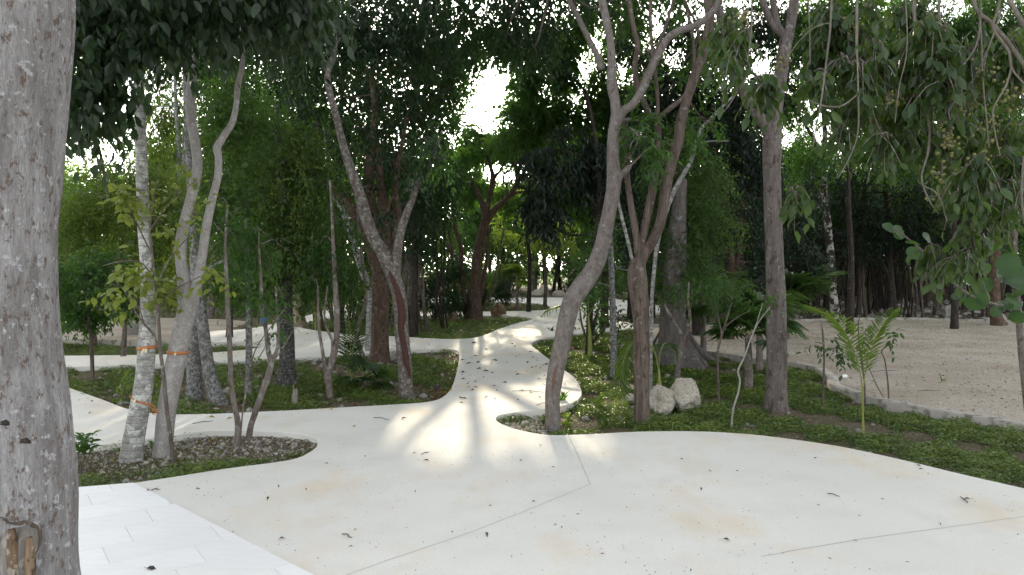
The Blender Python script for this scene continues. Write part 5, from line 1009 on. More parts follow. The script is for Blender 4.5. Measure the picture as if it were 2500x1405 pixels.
sapling('shaggy bush with large dark leaves between curved tree and brown tree', None, [[(1440, 850, 9), (1438, 780, 7), (1430, 720, 5)], [(1440, 840, 8), (1455, 780, 6), (1470, 720, 4)], [(1438, 845, 6), (1420, 790, 5), (1415, 740, 3)], [(1442, 850, 6), (1475, 800, 5), (1500, 760, 3)]],
        [(1430, 760, 0, 30, 40, .4), (1460, 720, 0, 40, 40, .4), (1500, 770, 0, 40, 40, .4), (1470, 800, 0, 30, 25, .3), (1530, 740, .2, 30, 40, .4), (1440, 690, .2, 30, 30, .4), (1540, 800, .2, 20, 20, .3)], D(850), 170, .11, 'leaf_deep', .42, name='leafy_bush', cat='bush', tl=.3)
sapling('dark leafed bush screening the path right of brown tree', None, [[(1590, 860, 8), (1592, 790, 6), (1600, 730, 4)], [(1590, 850, 7), (1620, 790, 5), (1630, 740, 3)]],
        [(1600, 700, .2, 30, 30, .4), (1630, 690, .2, 30, 30, .4), (1580, 740, .2, 20, 40, .3)], 14.5, 90, .08, 'leaf_deep', .45, name='leafy_bush', cat='bush', tl=.3)
sapling('lime green bush glowing between the pole trunk and the lawn', None, [[(318, 985, 5), (316, 950, 4), (312, 915, 3)], [(318, 980, 4), (335, 940, 3), (340, 910, 2)], [(316, 980, 4), (300, 950, 3), (292, 925, 2)]],
        [(300, 930, 0, 22, 28, .3), (330, 920, 0, 25, 30, .3), (345, 950, 0, 20, 25, .3), (310, 960, 0, 25, 15, .25)], D(985), 90, .055, 'leaf_lime', .5, name='leafy_bush', cat='bush', tl=.2)
sapling('dark glossy shrub tucked beside the stripped tree at far path edge', None, [[(990, 830, 6), (992, 790, 5), (995, 750, 3)]],
        [(985, 770, 0, 25, 20, .4), (1005, 752, 0, 30, 16, .4), (1015, 785, 0, 20, 10, .3)], 19.5, 110, .09, 'leaf_deep', .5, name='leafy_bush', cat='bush', tl=.25)
sapling('waist high shrub with long pale green leaves against the big left trunk', None, [[(200, 1170, 5), (196, 1130, 4), (180, 1100, 3)], [(202, 1168, 4), (215, 1120, 3), (228, 1090, 2)], [(200, 1168, 3), (205, 1110, 3), (200, 1075, 2), (190, 1060, 2)]],
        [(185, 1110, 0, 20, 20, .15), (222, 1110, 0, 22, 18, .15), (205, 1085, 0, 20, 16, .12), (205, 1140, 0, 25, 12, .12)], D(1170), 26, .085, 'leaf_mid', .36, name='small_shrub', cat='shrub', tl=.12, droop=-.2, singles=300)
for lab, px, py, n_, mt, s in (('bright leafy seedling at the left of the curved tree foot', 1325, 1045, 10, 'leaf_lime', 1.0), ('bright leafy seedling hugging the right of the curved tree foot', 1385, 1050, 14, 'leaf_lime', 1.2), ('tall broad leaved seedling behind the curved tree foot on kerb', 1375, 1000, 12, 'leaf_mid', 1.3),
        ('star shaped seedling on the sunlit right bed', 1462, 1005, 13, 'leaf_lime', 1.3), ('low leafy seedling at the front edge near brown tree', 1470, 1050, 10, 'leaf_mid', .9), ('seedling sprouting from the foot of the brown tree', 1580, 990, 9, 'leaf_mid', 1.2),
        ('spiky bromeliad on the path corner behind curved tree', 1345, 818, 14, 'leaf_mid', 1.4), ('second spiky bromeliad a step right on the same path corner', 1405, 815, 12, 'leaf_mid', 1.2), ('weed tuft climbing the forked tree foot', 372, 1110, 9, 'leaf_mid', .9), ('small weed between pole and forked trunks', 290, 1120, 8, 'leaf_mid', .8),
        ('lone weed sprouting in the right gravel', 2298, 935, 4, 'leaf_lime', .9), ('grass tuft at the lower left bed edge', 210, 985, 10, 'leaf_lime', 1.0), ('fern tuft at the leaning stripped tree foot', 928, 862, 10, 'leaf_mid', 1.3), ('pale agave below the spreading tree', 1100, 815, 12, 'leaf_grape', 1.3),
        ('seedling on the green lawn near the boulder pair', 1720, 935, 8, 'leaf_mid', .9), ('low seedling in the near right lawn', 2190, 1080, 7, 'leaf_mid', .9), ('dark rosette seedling on the mid bed', 1000, 850, 9, 'leaf_mid', 1.0), ('rosette plant left of the column tree foot', 1655, 1015, 8, 'leaf_mid', .9)):
    z0 = 0 if 2250 < px < 2350 else GZ; Yp = D(py, z0); b0 = P(px, py, Yp); rt = root('seedling', b0, lab, 'plant')
    nn_ = n_ * 2; az = rng.uniform(0, 6.28, nn_); el = rng.uniform(.1, 1.1, nn_)
    d = np.stack([np.cos(az) * np.cos(el), np.sin(az) * np.cos(el), np.sin(el)], -1)
    hh = rng.random(nn_) * .11 * s; c_ = b0 + np.stack([np.zeros(nn_), np.zeros(nn_), hh], -1) + d * .015
    add_part(rt, 'stem', tube([b0 - [0, 0, .02], b0 + [0.004, 0, .12 * s]], [.005, .003], 6, 1), M['stem_green'])
    leaf_parts(rt, (c_, d, np.array([0, 0, 1.]) + rng.normal(size=d.shape) * .2, .10 * s * rng.uniform(.7, 1.1, nn_), rng.random(nn_)), range(nn_), M[mt], .36, T_N)

# ------------------------------------------------------------------ rocks, stump, ties, small objects
def rock(label, px, py, w_, h_, Y, mat, name='boulder', seed=0, z=None, sq=.8, rotz=0, group=None):
    bm = bmesh.new(); bmesh.ops.create_icosphere(bm, subdivisions=5 if w_ > 40 else 3, radius=1)
    rr = random.Random(seed); off = Vector((rr.uniform(-9, 9), rr.uniform(-9, 9), rr.uniform(-9, 9)))
    planes = [(Vector((rr.gauss(0, 1), rr.gauss(0, 1), rr.gauss(0, .8))).normalized(), rr.uniform(.62, .9)) for _ in range(12)]
    for v in bm.verts:
        d = v.co.copy()
        for n_, k in planes:
            e = d.dot(n_) - k
            if e > 0: d -= n_ * e * .9
        d += v.co * (noise.fractal(v.co * 1.6 + off, 1, 2, 4) * .16 + noise.fractal(v.co * 5 + off, 1, 2, 3) * .05)
        v.co = d
    W = w_ / F * Y / 2; Hh = h_ / F * Y / 2
    zs = [v.co.z for v in bm.verts]; z0, z1 = min(zs), max(zs)
    ex = max(math.hypot(v.co.x, v.co.y) for v in bm.verts) * .93
    for v in bm.verts: v.co = Vector((v.co.x / ex * W, v.co.y / ex * W * sq, (v.co.z - z0) / (z1 - z0) * Hh * 2))
    me = bpy.data.meshes.new(name); bm.to_mesh(me); bm.free(); me.materials.append(mat)
    for p in me.polygons: p.use_smooth = True
    o = obj(name, me, None, label=label, cat='rock', group=group); b0 = P(px, py, Y); o.location = (b0[0], b0[1], (GZ if z is None else z) - Hh * .12); o.rotation_euler.z = rotz
    return o
rock('angular white limestone boulder, right one of the touching pair', 1672, 1010, 92, 98, D(1012), M['rock_white'], seed=3, rotz=.4)
rock('lower flat topped white boulder, left one of the touching pair', 1610, 1012, 88, 82, D(1016), M['rock_white'], seed=8, rotz=1.0)
rock('small pale rock left of brown tree foot on sunlit cover', 1542, 985, 34, 34, D(992), M['rock_white'], seed=5)
rock('tiny upright stone standing on top of the left white boulder', 1606, 955, 9, 18, D(1012), M['rock_white'], 'stone', 6, z=P(1606, 948, D(1016))[2] - .03)
rock('rounded far pale boulder at the left of the trio across the path', 1311, 729, 30, 22, 46, M['rock_white'], seed=12, z=-.1)
rock('tall peaked pale boulder in the middle of the far trio', 1329, 729, 28, 34, 46.5, M['rock_white'], seed=14, z=-.1)
rock('low wide pale boulder at the right of the far trio', 1366, 729, 34, 20, 46, M['rock_white'], seed=17, z=-.1)
rock('round grey boulder in dark leaf litter beyond the right gravel', 2312, 772, 46, 34, 27, M['rock_grey'], seed=21, z=-.1)
rock('brown leaning rock slab beside the far path at the middle bed', 1218, 782, 42, 42, 26, M['rock_brown'], seed=23)
rock('small pale rock at the foot of brown leaning slab', 1232, 782, 20, 18, 25.4, M['rock_white'], seed=24)
rock('flat brown rock beside the grassy palm across the path', 1258, 762, 46, 18, 31, M['rock_brown'], seed=25)
rock('dark brown rock left of spreading tree foot', 1105, 795, 26, 32, 24, M['rock_brown'], seed=26)
rock('brown rock in ground cover behind the curved tree', 1390, 872, 28, 22, 15.3, M['rock_brown'], seed=27)
rock('small reddish rock right of brown rock in the right bed', 1412, 872, 22, 12, 15.0, M['rock_brown'], seed=28)
rock('grey rock beside the reddish smooth trunk at path edge', 958, 890, 32, 30, 14, M['rock_grey'], seed=29)
rock('pale rock in pebbles behind leaning twisted sapling', 655, 1088, 20, 14, D(1092), M['rock_white'], 'stone', 31)
rock('small stone right of leaning twisted sapling foot', 618, 1085, 13, 11, D(1090), M['rock_grey'], 'stone', 32)
rock('pale stone by the curved lichen trunk at path edge', 528, 1004, 20, 11, D(1006), M['rock_white'], 'stone', 33)
rock('pale half buried stone left of V palm foot at the path', 2095, 1108, 30, 18, D(1110), M['rock_grey'], 'stone', 34)
rock('small pale stone left of the V palm by path edge', 1990, 1068, 13, 12, D(1070), M['rock_white'], 'stone', 35)
rock('flat rough stone in near right lawn', 2262, 1132, 42, 16, D(1134), M['rock_grey'], 'stone', 36)
rock('grey flat stone between boulders and column tree at path edge', 1825, 1045, 40, 14, D(1047), M['rock_grey'], 'stone', 37)
rock('pale stone in grass beside the dark upright trunk', 748, 930, 24, 10, D(932), M['rock_grey'], 'stone', 38)
rock('weathered grey rock seen between the young tree and pole trunk', 325, 840, 40, 42, 19, M['rock_grey'], seed=39)
rock('pale rock at the kerb end by lichen stem', 1528, 850, 30, 22, 15.8, M['rock_grey'], seed=40)

st = root('tree_stump', P(720, 1000, D(1000)) * [1, 1, 0] + [0, 0, GZ], 'thin broken stub of a trunk at the path edge, left of the wavy trunk', 'stump')
Ys = D(1000); p = np.array([P(x, y, Ys) for x, y in [(719, 1003), (720, 985), (721, 965), (722, 952)]])
add_part(st, 'trunk', tube(p, [R(18, Ys), R(14, Ys), R(14, Ys), R(11, Ys)], 10, 5, .15, .3, 8), M['wood_grey'])
add_part(st, 'splinter', [tube([P(717, 955, Ys), P(716, 940, Ys)], [.012, .003], 6, 2), tube([P(725, 955, Ys), P(724, 947, Ys)], [.01, .003], 6, 2)], M['wood_grey'])

def band(label, px, py, wpx, Y, hpx, tilt=0.0, mat='tie', tails=()):
    c = P(px, py, Y); r = R(wpx, Y) + .004; h = hpx / F * Y / 2; N = 28; V = []
    for i in range(N):
        a = i / N * 2 * math.pi; x = math.cos(a) * r; y = math.sin(a) * r
        for rr_, zz in ((0, -h), (.003, -h), (.003, h), (0, h)): V.append((x * (1 + rr_ / r), y * (1 + rr_ / r), zz + x * tilt))
    Q = [(i * 4 + k, ((i + 1) % N) * 4 + k, ((i + 1) % N) * 4 + (k + 1) % 4, i * 4 + (k + 1) % 4) for i in range(N) for k in range(4)]
    rt = root('tree_tie', c, label, 'tie')
    obj('band', mesh_np('band', np.array(V), np.array(Q), M[mat]), rt)
    for tl in tails:
        p = np.array([P(x, y, Y - r - .01) for x, y in tl]); add_part(rt, 'tail', strip3(p, .018), M['tie_pale'] if mat == 'tie' else M[mat])
def strip3(p, wd):
    V = np.concatenate([p + [wd / 2, 0, 0], p - [wd / 2, 0, 0]]); N = len(p); return V, np.array([[i, i + 1, N + i + 1, N + i] for i in range(N - 1)])
band('orange tie band around the ringed pole trunk at chest height', 359, 849, 42, D(1140), 8, .12, 'tie', [[(352, 852), (348, 858), (346, 864)], [(357, 852), (356, 858), (357, 862)]])
band('orange tie band around the forked pale trunk', 434, 860, 47, Y3, 7, -.04, 'tie', [[(428, 862), (427, 868)]])
band('orange twine knotted low around the ringed pole trunk', 345, 975, 46, D(1140), 4, -.5, 'tie', [[(330, 975), (327, 985)]])
ro = root('twine', P(370, 995, 6.6), 'loose orange twine strung between pole trunk and forked trunk', 'twine')
for a in ([(364, 985), (374, 992), (386, 1005)], [(345, 978), (362, 990), (378, 1004), (390, 1010)], [(386, 1003), (378, 1000), (372, 1010), (380, 1014)]):
    add_part(ro, 'strand', tube(np.array([P(x, y, 6.42) for x, y in a]), [.004] * len(a), 6, 5), M['tie'])
band('blue ribbon tied on the leaning twisted sapling', 644, 780, 12, D(1092), 8, .2, 'ribbon', [[(642, 783), (640, 790), (643, 794)]])
Yl = D(975, 0)
lamp = root('path_light', G(1066, 971, GZ) * [1, 1, 0] + [0, 0, GZ], 'small dark ground spotlight at the bed corner by the path', 'light')
q = np.array(lamp.location); add_part(lamp, 'post', tube([q, q + [0, 0, .12]], [.01, .01], 8, 1), M['metal_rust']); add_part(lamp, 'head', tube([q + [0, 0, .11], q + [0, 0, .125], q + [0, 0, .17], q + [0, 0, .18]], [.018, .03, .034, .03], 12, 2), M['metal_rust'])
cup = root('litter_cup', G(2060, 925, .0), 'crumpled white plastic cup lying inside the kerb bend', 'cup')
q = np.array(cup.location); add_part(cup, 'cup_body', tube([q + [-.04, 0, .03], q + [0, .01, .035], q + [.04, .02, .03]], [.024, .03, .034], 14, 3, .08), M['plastic_white']); add_part(cup, 'rim', tube([q + [.04, .02, .03], q + [.045, .021, .03]], [.037, .037], 14, 1), M['plastic_white'])

# ------------------------------------------------------------------ ground cover, litter and pebbles
OUT = catmull(np.array(outer), 4, True)
HO = [catmull(np.array(world(h)), 4, True) for h in (BM, BL, BU, BT)]
LOTL = catmull(np.array(lotL), 4, True)
def on_path(x, y):
    m = pip(x, y, OUT)
    for h in HO: m &= ~pip(x, y, h)
    return m
def grow_m(x, y, off=0):   # patchiness, 0..1
    return .5 + .25 * np.sin(x * 1.9 + off) * np.cos(y * 1.3 - off) + .25 * np.sin(x * 4.3 + y * 3.1 + off) + .15 * np.sin(x * 9.7 - y * 8.1)
def scatter(poly, dens, margin=None):
    poly = np.asarray(poly); lo, hi = poly.min(0), poly.max(0); n_ = int((hi[0] - lo[0]) * (hi[1] - lo[1]) * dens)
    x = rng.uniform(lo[0], hi[0], n_); y = rng.uniform(lo[1], hi[1], n_); m = pip(x, y, poly); return x[m], y[m]
def cover(name, label, poly, dens, L, hgt, bare=.28, mat='cover', seed=0, tilt=.38, wr=.42, edge=None, maxy=None):
    x, y = scatter(poly, dens)
    m = ~on_path(x, y)
    m &= ~pip(x, y, lotc) & ~pip(x, y, LOTL)
    g = grow_m(x, y, seed); m &= rng.random(len(x)) < np.clip((g - bare) * 5, 0.02, 1)
    if edge is not None: m &= edge(x, y)
    x, y, g = x[m], y[m], g[m]
    # thin out with distance
    k = rng.random(len(x)) < np.clip(9.5 / np.maximum(y, 1), 0.12, 1) ** 1.3; x, y, g = x[k], y[k], g[k]
    z = ground_z(x, y) + rng.random(len(x)) ** 1.4 * hgt * np.clip(g * 1.6 - .1, .25, 1.5) * (1 + .5 * np.sin(x * 13 + y * 5) * np.sin(y * 11 - x * 3)) + .004
    az = rng.uniform(0, 2 * np.pi, len(x)); d = np.stack([np.cos(az), np.sin(az), rng.normal(.15, .35, len(x))], -1)
    nn = np.stack([rng.normal(0, tilt, len(x)), rng.normal(0, tilt, len(x)), np.ones(len(x))], -1)
    Ls = L * rng.uniform(.6, 1.25, len(x)) * np.clip(y / 9.5, 1, 3.2) ** .8
    V, Fc = leaves(np.stack([x, y, z], -1), d, nn, Ls, wr, T_D)
    ti = np.repeat(np.clip(g * .6 + rng.normal(0, .22, len(x)), 0, 1), 4)
    return obj(name, mesh_np(name, V, Fc, M[mat], False, ti), None, label=label, kind='stuff')
zr = world(BRn) + world([(1562, 803), (1585, 829), (1640, 838), (1700, 850), (1760, 862), (1880, 879), (1960, 889), (2006, 902), (2030, 920), (2038, 938), (2070, 952), (2120, 966), (2200, 985), (2350, 1010), (2500, 1034)]) + [(7.6, 7.4), (6.6, 4.6), (5.3, 3.4)]
c_tip = G(1290, 1030)[:2]
cover('ground_cover', 'dense low green creeping plants on the right bed', zr, 8200, .034, .062, .27, seed=1, edge=lambda x, y: (np.hypot(x - c_tip[0] - .0, y - c_tip[1]) > .35) | (rng.random(len(x)) < .12))
cover('ground_cover', 'patchy low green plants on the middle left bed', world(BM), 4600, .036, .07, .36, seed=4)
cover('ground_cover', 'low green plants on the far middle bed', world(BU), 2600, .036, .09, .22, seed=2)
cover('ground_cover', 'sunlit low plants on the slim far bed', world(BT), 2200, .036, .12, .2, seed=7)
l2 = world([(655, 842), (620, 851), (560, 858), (480, 863), (330, 867), (145, 869), (-100, 872), (-100, 822), (60, 828), (200, 833), (330, 836), (500, 836)])
cover('ground_cover', 'bright low lawn strip beyond the left path', l2, 2600, .036, .09, .15, seed=3)
blw = np.array(world(BL)); nearE = np.array(world([(-60, 1190), (40, 1201), (170, 1194), (251, 1189), (326, 1179), (426, 1164), (552, 1144), (702, 1124)]))
def edge_bl(x, y):
    d = np.min(np.hypot(x[:, None] - catmull(nearE, 8)[None, :, 0], y[:, None] - catmull(nearE, 8)[None, :, 1]), 1)
    return rng.random(len(x)) < np.clip(1.15 - d / .5, .03, 1)
cover('ground_cover', 'strip of low plants along the front of the pebbled bed', blw, 8500, .036, .075, .12, seed=6, edge=edge_bl)
def litter(name, label, poly, n_, L, mat, zf, path=False, wr=.45, curl=True, T=T_N):
    poly = np.asarray(poly); lo, hi = poly.min(0), poly.max(0)
    x = rng.uniform(lo[0], hi[0], n_); y = rng.uniform(lo[1], hi[1], n_); m = pip(x, y, poly) & (on_path(x, y) == path)
    m &= rng.random(len(x)) < np.clip((grow_m(x * 1.3, y * .9, 5) + .5 * grow_m(x * .4, y * .3, 2) - .45) * 2.2, .12, 1)
    x, y = x[m], y[m]; az = rng.uniform(0, 6.28, len(x)); d = np.stack([np.cos(az), np.sin(az), rng.normal(0, .15, len(x))], -1)
    nn = np.stack([rng.normal(0, .3, len(x)), rng.normal(0, .3, len(x)), np.ones(len(x))], -1)
    V, Fc = leaves(np.stack([x, y, zf(x, y) + L * .12], -1), d, nn, L * rng.uniform(.4, 1.3, len(x)), wr, T)
    return obj(name, mesh_np(name, V, Fc, M[mat], False, np.repeat(rng.random(len(x)), len(T[0]))), None, label=label, kind='stuff')
litter('leaf_litter', 'dry leaves in the pebbled bed', blw, 5200, .04, 'dry_leaf', lambda x, y: ground_z(x, y))
litter('leaf_litter', 'dry leaves in the middle left bed', world(BM), 13000, .05, 'dry_leaf', lambda x, y: ground_z(x, y) + .01)
litter('leaf_litter', 'dry leaves across the right bed', zr, 12000, .045, 'dry_leaf', lambda x, y: ground_z(x, y) + .01)
litter('leaf_litter', 'reddish dry leaves against the bed edge', world([(1118, 860), (1114, 910), (1103, 945), (1080, 968), (1050, 965), (1070, 920), (1085, 870)]), 2600, .055, 'dry_leaf', lambda x, y: ground_z(x, y) + .03)
litter('leaf_litter', 'dark leaf bits over the right gravel', lotc, 15000, .04, 'dry_dark', lambda x, y: x * 0 + .003, wr=.35, T=T_D)
litter('leaf_litter', 'crumbs and bud scales specking the concrete', [(-5, 2.5), (7, 2.5), (7, 12), (-8, 12)], 8500, .011, 'dry_dark', lambda x, y: x * 0 + .002, True, .6, T=T_D)
litter('leaf_litter', 'small dry leaves scattered on the far path', [(-6, 9), (5, 9), (8, 26), (-14, 26)], 2600, .05, 'dry_dark', lambda x, y: x * 0 + .002, True, .4, T=T_D)
# woodland floor litter
def bandlit(label, poly, n_): return litter('leaf_litter', label, poly, n_, .13, 'dry_dark', lambda x, y: ground_z(x, y), False, .5, T=T_D)
bandlit('dead leaves under the thicket beyond the right gravel', world([(1900, 778), (2150, 775), (2560, 783), (2700, 735), (1900, 735)]), 26000)
def pebbles(label, poly, n_, s, mat, zf, path=False):
    bm = bmesh.new(); bmesh.ops.create_icosphere(bm, subdivisions=1, radius=1); V0 = np.array([v.co[:] for v in bm.verts]); F0 = np.array([[v.index for v in f.verts] for f in bm.faces]); bm.free()
    poly = np.asarray(poly); lo, hi = poly.min(0), poly.max(0); x = rng.uniform(lo[0], hi[0], n_); y = rng.uniform(lo[1], hi[1], n_); m = pip(x, y, poly) & (on_path(x, y) == path); x, y = x[m], y[m]; k = len(x)
    sz = s * rng.pareto(3, k)[:, None, None].clip(.25, 2.2) * rng.uniform(.6, 1.3, (k, 1, 3)); V = V0[None] * (1 + rng.normal(0, .16, (k, len(V0), 1))) * sz
    V = V + np.stack([x, y, zf(x, y)], -1)[:, None]; Fc = (np.arange(k) * len(V0))[:, None, None] + F0[None]
    obj('pebbles', mesh_np('pebbles', V.reshape(-1, 3), Fc.reshape(-1, 3), mat), None, label=label, kind='stuff')
pebbles('pale pebbles in the front left bed', blw, 2600, .010, M['rock_white'], lambda x, y: ground_z(x, y) + .004)
pebbles('grey pebbles in the front left bed', blw, 5200, .011, M['rock_grey'], lambda x, y: ground_z(x, y) + .003)
pebbles('pale pebbles at the tip of the right bed', world([(1211, 1022), (1232, 1011), (1330, 999), (1340, 1062), (1270, 1050), (1225, 1035)]), 1600, .016, M['rock_white'], lambda x, y: ground_z(x, y) + .004)
pebbles('grit and stones on the right gravel lot', [(2.5, 6.5), (10, 6.5), (12, 20), (2.5, 20)] and lotc, 26000, .012, M['rock_white'], lambda x, y: x * 0 + .002)
pebbles('stones among the right bed plants', zr, 2200, .02, M['rock_grey'], lambda x, y: ground_z(x, y) + .004)
pebbles('stones in the middle left bed', world(BM), 2600, .025, M['rock_grey'], lambda x, y: ground_z(x, y) + .004)
pebbles('pale stones in the thicket litter', world([(1900, 775), (2560, 780), (2650, 745), (1900, 745)]), 2600, .07, M['rock_grey'], lambda x, y: ground_z(x, y))

# single fallen leaves and twigs one can pick out
FL = [(1098, 951, 'yellow_leaf', 20, 'yellow brown fallen leaf on the path by the bed corner, the larger of two'), (1082, 957, 'yellow_leaf', 14, 'curled yellow leaf just left of a larger one by the bed corner'), (519, 1018, 'yellow_leaf', 14, 'yellow leaf on concrete below the curved lichen trunk'),
      (559, 1021, 'yellow_leaf', 14, 'yellow leaf on concrete above the upright twisted sapling foot'), (809, 998, 'yellow_leaf', 14, 'yellow green leaf on concrete edge below the wavy grey trunk'), (864, 1040, 'yellow_leaf', 12, 'small amber leaf on open concrete below the stripped tree'),
      (371, 1389, 'dry_dark', 24, 'dark curled leaf with stalk on the white tiles'), (1188, 1304, 'dry_dark', 16, 'dark crumpled leaf on the lower concrete near the joint'), (1775, 1317, 'dry_dark', 14, 'dark crumpled leaf on lower right concrete'), (1168, 900, 'dry_leaf', 14, 'brown upturned leaf on the path neck, left of its twin'),
      (1188, 905, 'dry_leaf', 16, 'brown upturned leaf on the path neck, right of its twin'), (985, 1021, 'dry_dark', 12, 'grey curled leaf on the concrete left of tree shadow'), (220, 1008, 'yellow_leaf', 12, 'yellowish leaf on the left path arm'), (1042, 1123, 'dry_leaf', 12, 'brown leaf in the middle of the concrete'),
      (686, 1314, 'dry_dark', 14, 'small dark leaf right of the tile edge'), (654, 1216, 'dry_dark', 12, 'dark leaf on the concrete above the tile edge'), (484, 1193, 'dry_dark', 10, 'narrow dark leaf near the pebbled bed front'), (362, 1195, 'dry_dark', 16, 'dry leaf on the tile corner beside twigs'),
      (1712, 1193, 'dry_dark', 10, 'dark fleck leaf on the right concrete below column tree'), (2360, 1218, 'dry_dark', 12, 'dark leaf near the right frame edge on concrete')]
def one_leaf(px, py, mt, s, lab, group=None):
    q = G(px, py, .012); az = random.uniform(0, 6.28); rt = obj('fallen_leaf', None, None)
    V, Fc = leaves(np.array([[-.5, 0, 0.]]), np.array([[1., 0, .05]]), np.array([[random.uniform(-.4, .4), random.uniform(-.4, .4), 1.]]), 1.0, .45, (T_N[0] * [1, 1, 2.2], T_N[1]))
    st_, sq_ = tube([(-.5, 0, 0), (-.7, .05, .0), (-.85, .12, .02)], [.02, .018, .015], 5, 2)
    F2 = np.concatenate([sq_[:, :3], sq_[:, [0, 2, 3]]]); V2, F3 = join([(V, Fc), (st_, F2)])
    me = mesh_np('fallen_leaf', V2, F3, M[mt], True, np.full(len(V2), random.random()))
    o = bpy.data.objects.new('fallen_leaf', me); C.objects.link(o); bpy.data.objects.remove(rt)
    sc_ = s / F * q[1] * 1.25; o.location = q; o.scale = (sc_,) * 3; o.rotation_euler = (random.uniform(-.15, .15), 0, az); tag(o, lab, 'leaf', group)
for a in FL: one_leaf(*a)
for k in range(46):
    px, py = random.uniform(1120, 1350), random.uniform(835, 985)
    q = G(px, py)
    if on_path(np.array([q[0]]), np.array([q[1]]))[0]: one_leaf(px, py, random.choice(['dry_leaf', 'dry_dark', 'dry_dark']), random.uniform(7, 12), 'small dry brown leaf fallen on the narrow neck of the path', 'dry leaves fallen on the narrow path neck')
for k in range(40):
    px, py = random.uniform(350, 2400), random.uniform(1080, 1400)
    q = G(px, py)
    if on_path(np.array([q[0]]), np.array([q[1]]))[0] and not (px < 760 and py > 1180 + (px - 326) * .52): one_leaf(px, py, 'dry_dark', random.uniform(6, 10), 'tiny dark curled leaf on the wide foreground concrete', 'tiny leaves on the foreground concrete')
TWG = [((1250, 955), (1330, 958), 'long thin twig lying across the path neck before curved tree'), ((912, 1020), (950, 1025), 'wavy twig on concrete below the stripped tree'), ((1028, 1110), (1048, 1103), 'short twig in the middle of the concrete'), ((370, 1196), (392, 1194), 'pale twig on the tile corner'), ((2345, 1213), (2362, 1228), 'bent dark twig on the far right concrete'),
       ((835, 1304), (860, 1312), 'faint curved twig on lower concrete'), ((470, 1035), (520, 1028), 'hair thin twig on the left path arm'), ((2130, 908), (2190, 905), 'dark stick on the right gravel'), ((2240, 955), (2290, 955), 'longer stick on the near right gravel'), ((1310, 990), (1335, 982), 'twig leaning on the kerb corner behind curved tree'), ((2020, 1205), (2050, 1212), 'thin pale twig on right concrete near the bed')]
for (a, c), (d, e), lab in TWG:
    q0, q1 = G(a, c, .006), G(d, e, .006); pm = (q0 + q1) / 2 + np.array([0, abs(q1[0] - q0[0]) * .15, .004])
    V, Q = tube([q0, pm, (pm + q1) / 2 + [0, -.02, 0], q1], [.003, .0035, .003, .002], 6, 4, .1); b0 = (q0 + q1) / 2
    o = obj('twig', mesh_np('twig', V - b0, Q, M['bark_dark'], True), None, label=lab, cat='twig'); o.location = b0

# ------------------------------------------------------------------ background wood
def bg_tree(h, seed, mat, L, n_, wr, droop, bk, spread=1.0):
    """meshes of one forest tree, base at the origin: trunk, limbs, crown"""
    r_ = random.Random(seed); pts = [(0, 0, -.1)]; x = y = 0
    for k in range(1, 7): x += r_.uniform(-.16, .16) * h / 8; y += r_.uniform(-.16, .16) * h / 8; pts.append((x, y, h * .8 * k / 6))
    r0 = .012 * h + .03; V, Q = tube(pts, np.linspace(r0, r0 * .3, 7), 8, 3, .08, .3, seed); tr = mesh_np('trunk', V, Q, bk, True)
    cl, br = [], []
    for k in range(13):
        f = r_.uniform(.38, 1); i = min(5, int(f * 6)); s = np.array(pts[i]); az = r_.uniform(0, 6.28); R_ = h * .23 * spread * (1.25 - f * .75)
        e = np.array([x * f + math.cos(az) * R_, y * f + math.sin(az) * R_, h * (f * .9 + .02)]); cl.append(e)
        br.append(tube([s, (s + e) / 2 + [0, 0, .1], e], [r0 * .4, r0 * .25, .01], 6, 2, .05))
    V, Q = join(br); lm = mesh_np('limbs', V, Q, bk, True)
    cl.append(np.array([x, y, h * .92])); cl = np.array(cl); rad = np.column_stack([np.full(len(cl), h * .135 * spread), np.full(len(cl), h * .135 * spread), np.full(len(cl), h * .085)])
    rad[:, 0] *= rng.uniform(.7, 1.3, len(cl)); b_, u_ = twigs(cl, rad, n_ // 8); cs_ = spray(b_, u_, 8, L, .45, droop, wr, T_D)
    V, Fc = leaves(*cs_[:4], wr, T_D); cm = mesh_np('crown', V, Fc, mat, False, np.repeat(cs_[4], 4)); return h, tr, lm, cm
VARS = [bg_tree(9, 1, M['leaf_mid'], .15, 7200, .42, .6, M['bark_thin']), bg_tree(9, 2, M['leaf_deep'], .16, 7200, .4, .8, M['bark_dark']), bg_tree(8, 3, M['leaf_yellow'], .12, 6800, .5, .5, M['bark_tan']),
        bg_tree(9, 4, M['leaf_mid'], .13, 7600, .45, .4, M['bark_dark']), bg_tree(9, 5, M['leaf_blue'], .15, 7200, .38, .9, M['bark_dark']), bg_tree(8, 6, M['leaf_small'], .11, 8200, .55, .4, M['bark_white'])]
bpro = []
for k in range(4):   # understory bushes
    r_ = random.Random(k + 40); cl = np.array([[r_.uniform(-.6, .6), r_.uniform(-.6, .6), r_.uniform(.5, 2.0)] for _ in range(9)]); rad = np.tile([.42, .42, .38], (9, 1))
    b_, u_ = twigs(cl, rad, 330); L_ = [.11, .13, .10, .12][k]; cs_ = spray(b_, u_, 7, L_, .3, .5, .42, T_D); V, Fc = leaves(*cs_[:4], .42, T_D)
    cm = mesh_np('foliage', V, Fc, M[['leaf_mid', 'leaf_deep', 'leaf_yellow', 'leaf_small'][k]], False, np.repeat(cs_[4], 4))
    V, Q = join([tube([(0, 0, -.1), tuple(c_ * [.5, .5, .55]), tuple(c_)], [.025, .016, .006], 6, 3, .1) for c_ in cl]); bpro.append((mesh_np('stems', V, Q, M['bark_thin'], True), cm))
tpro = []
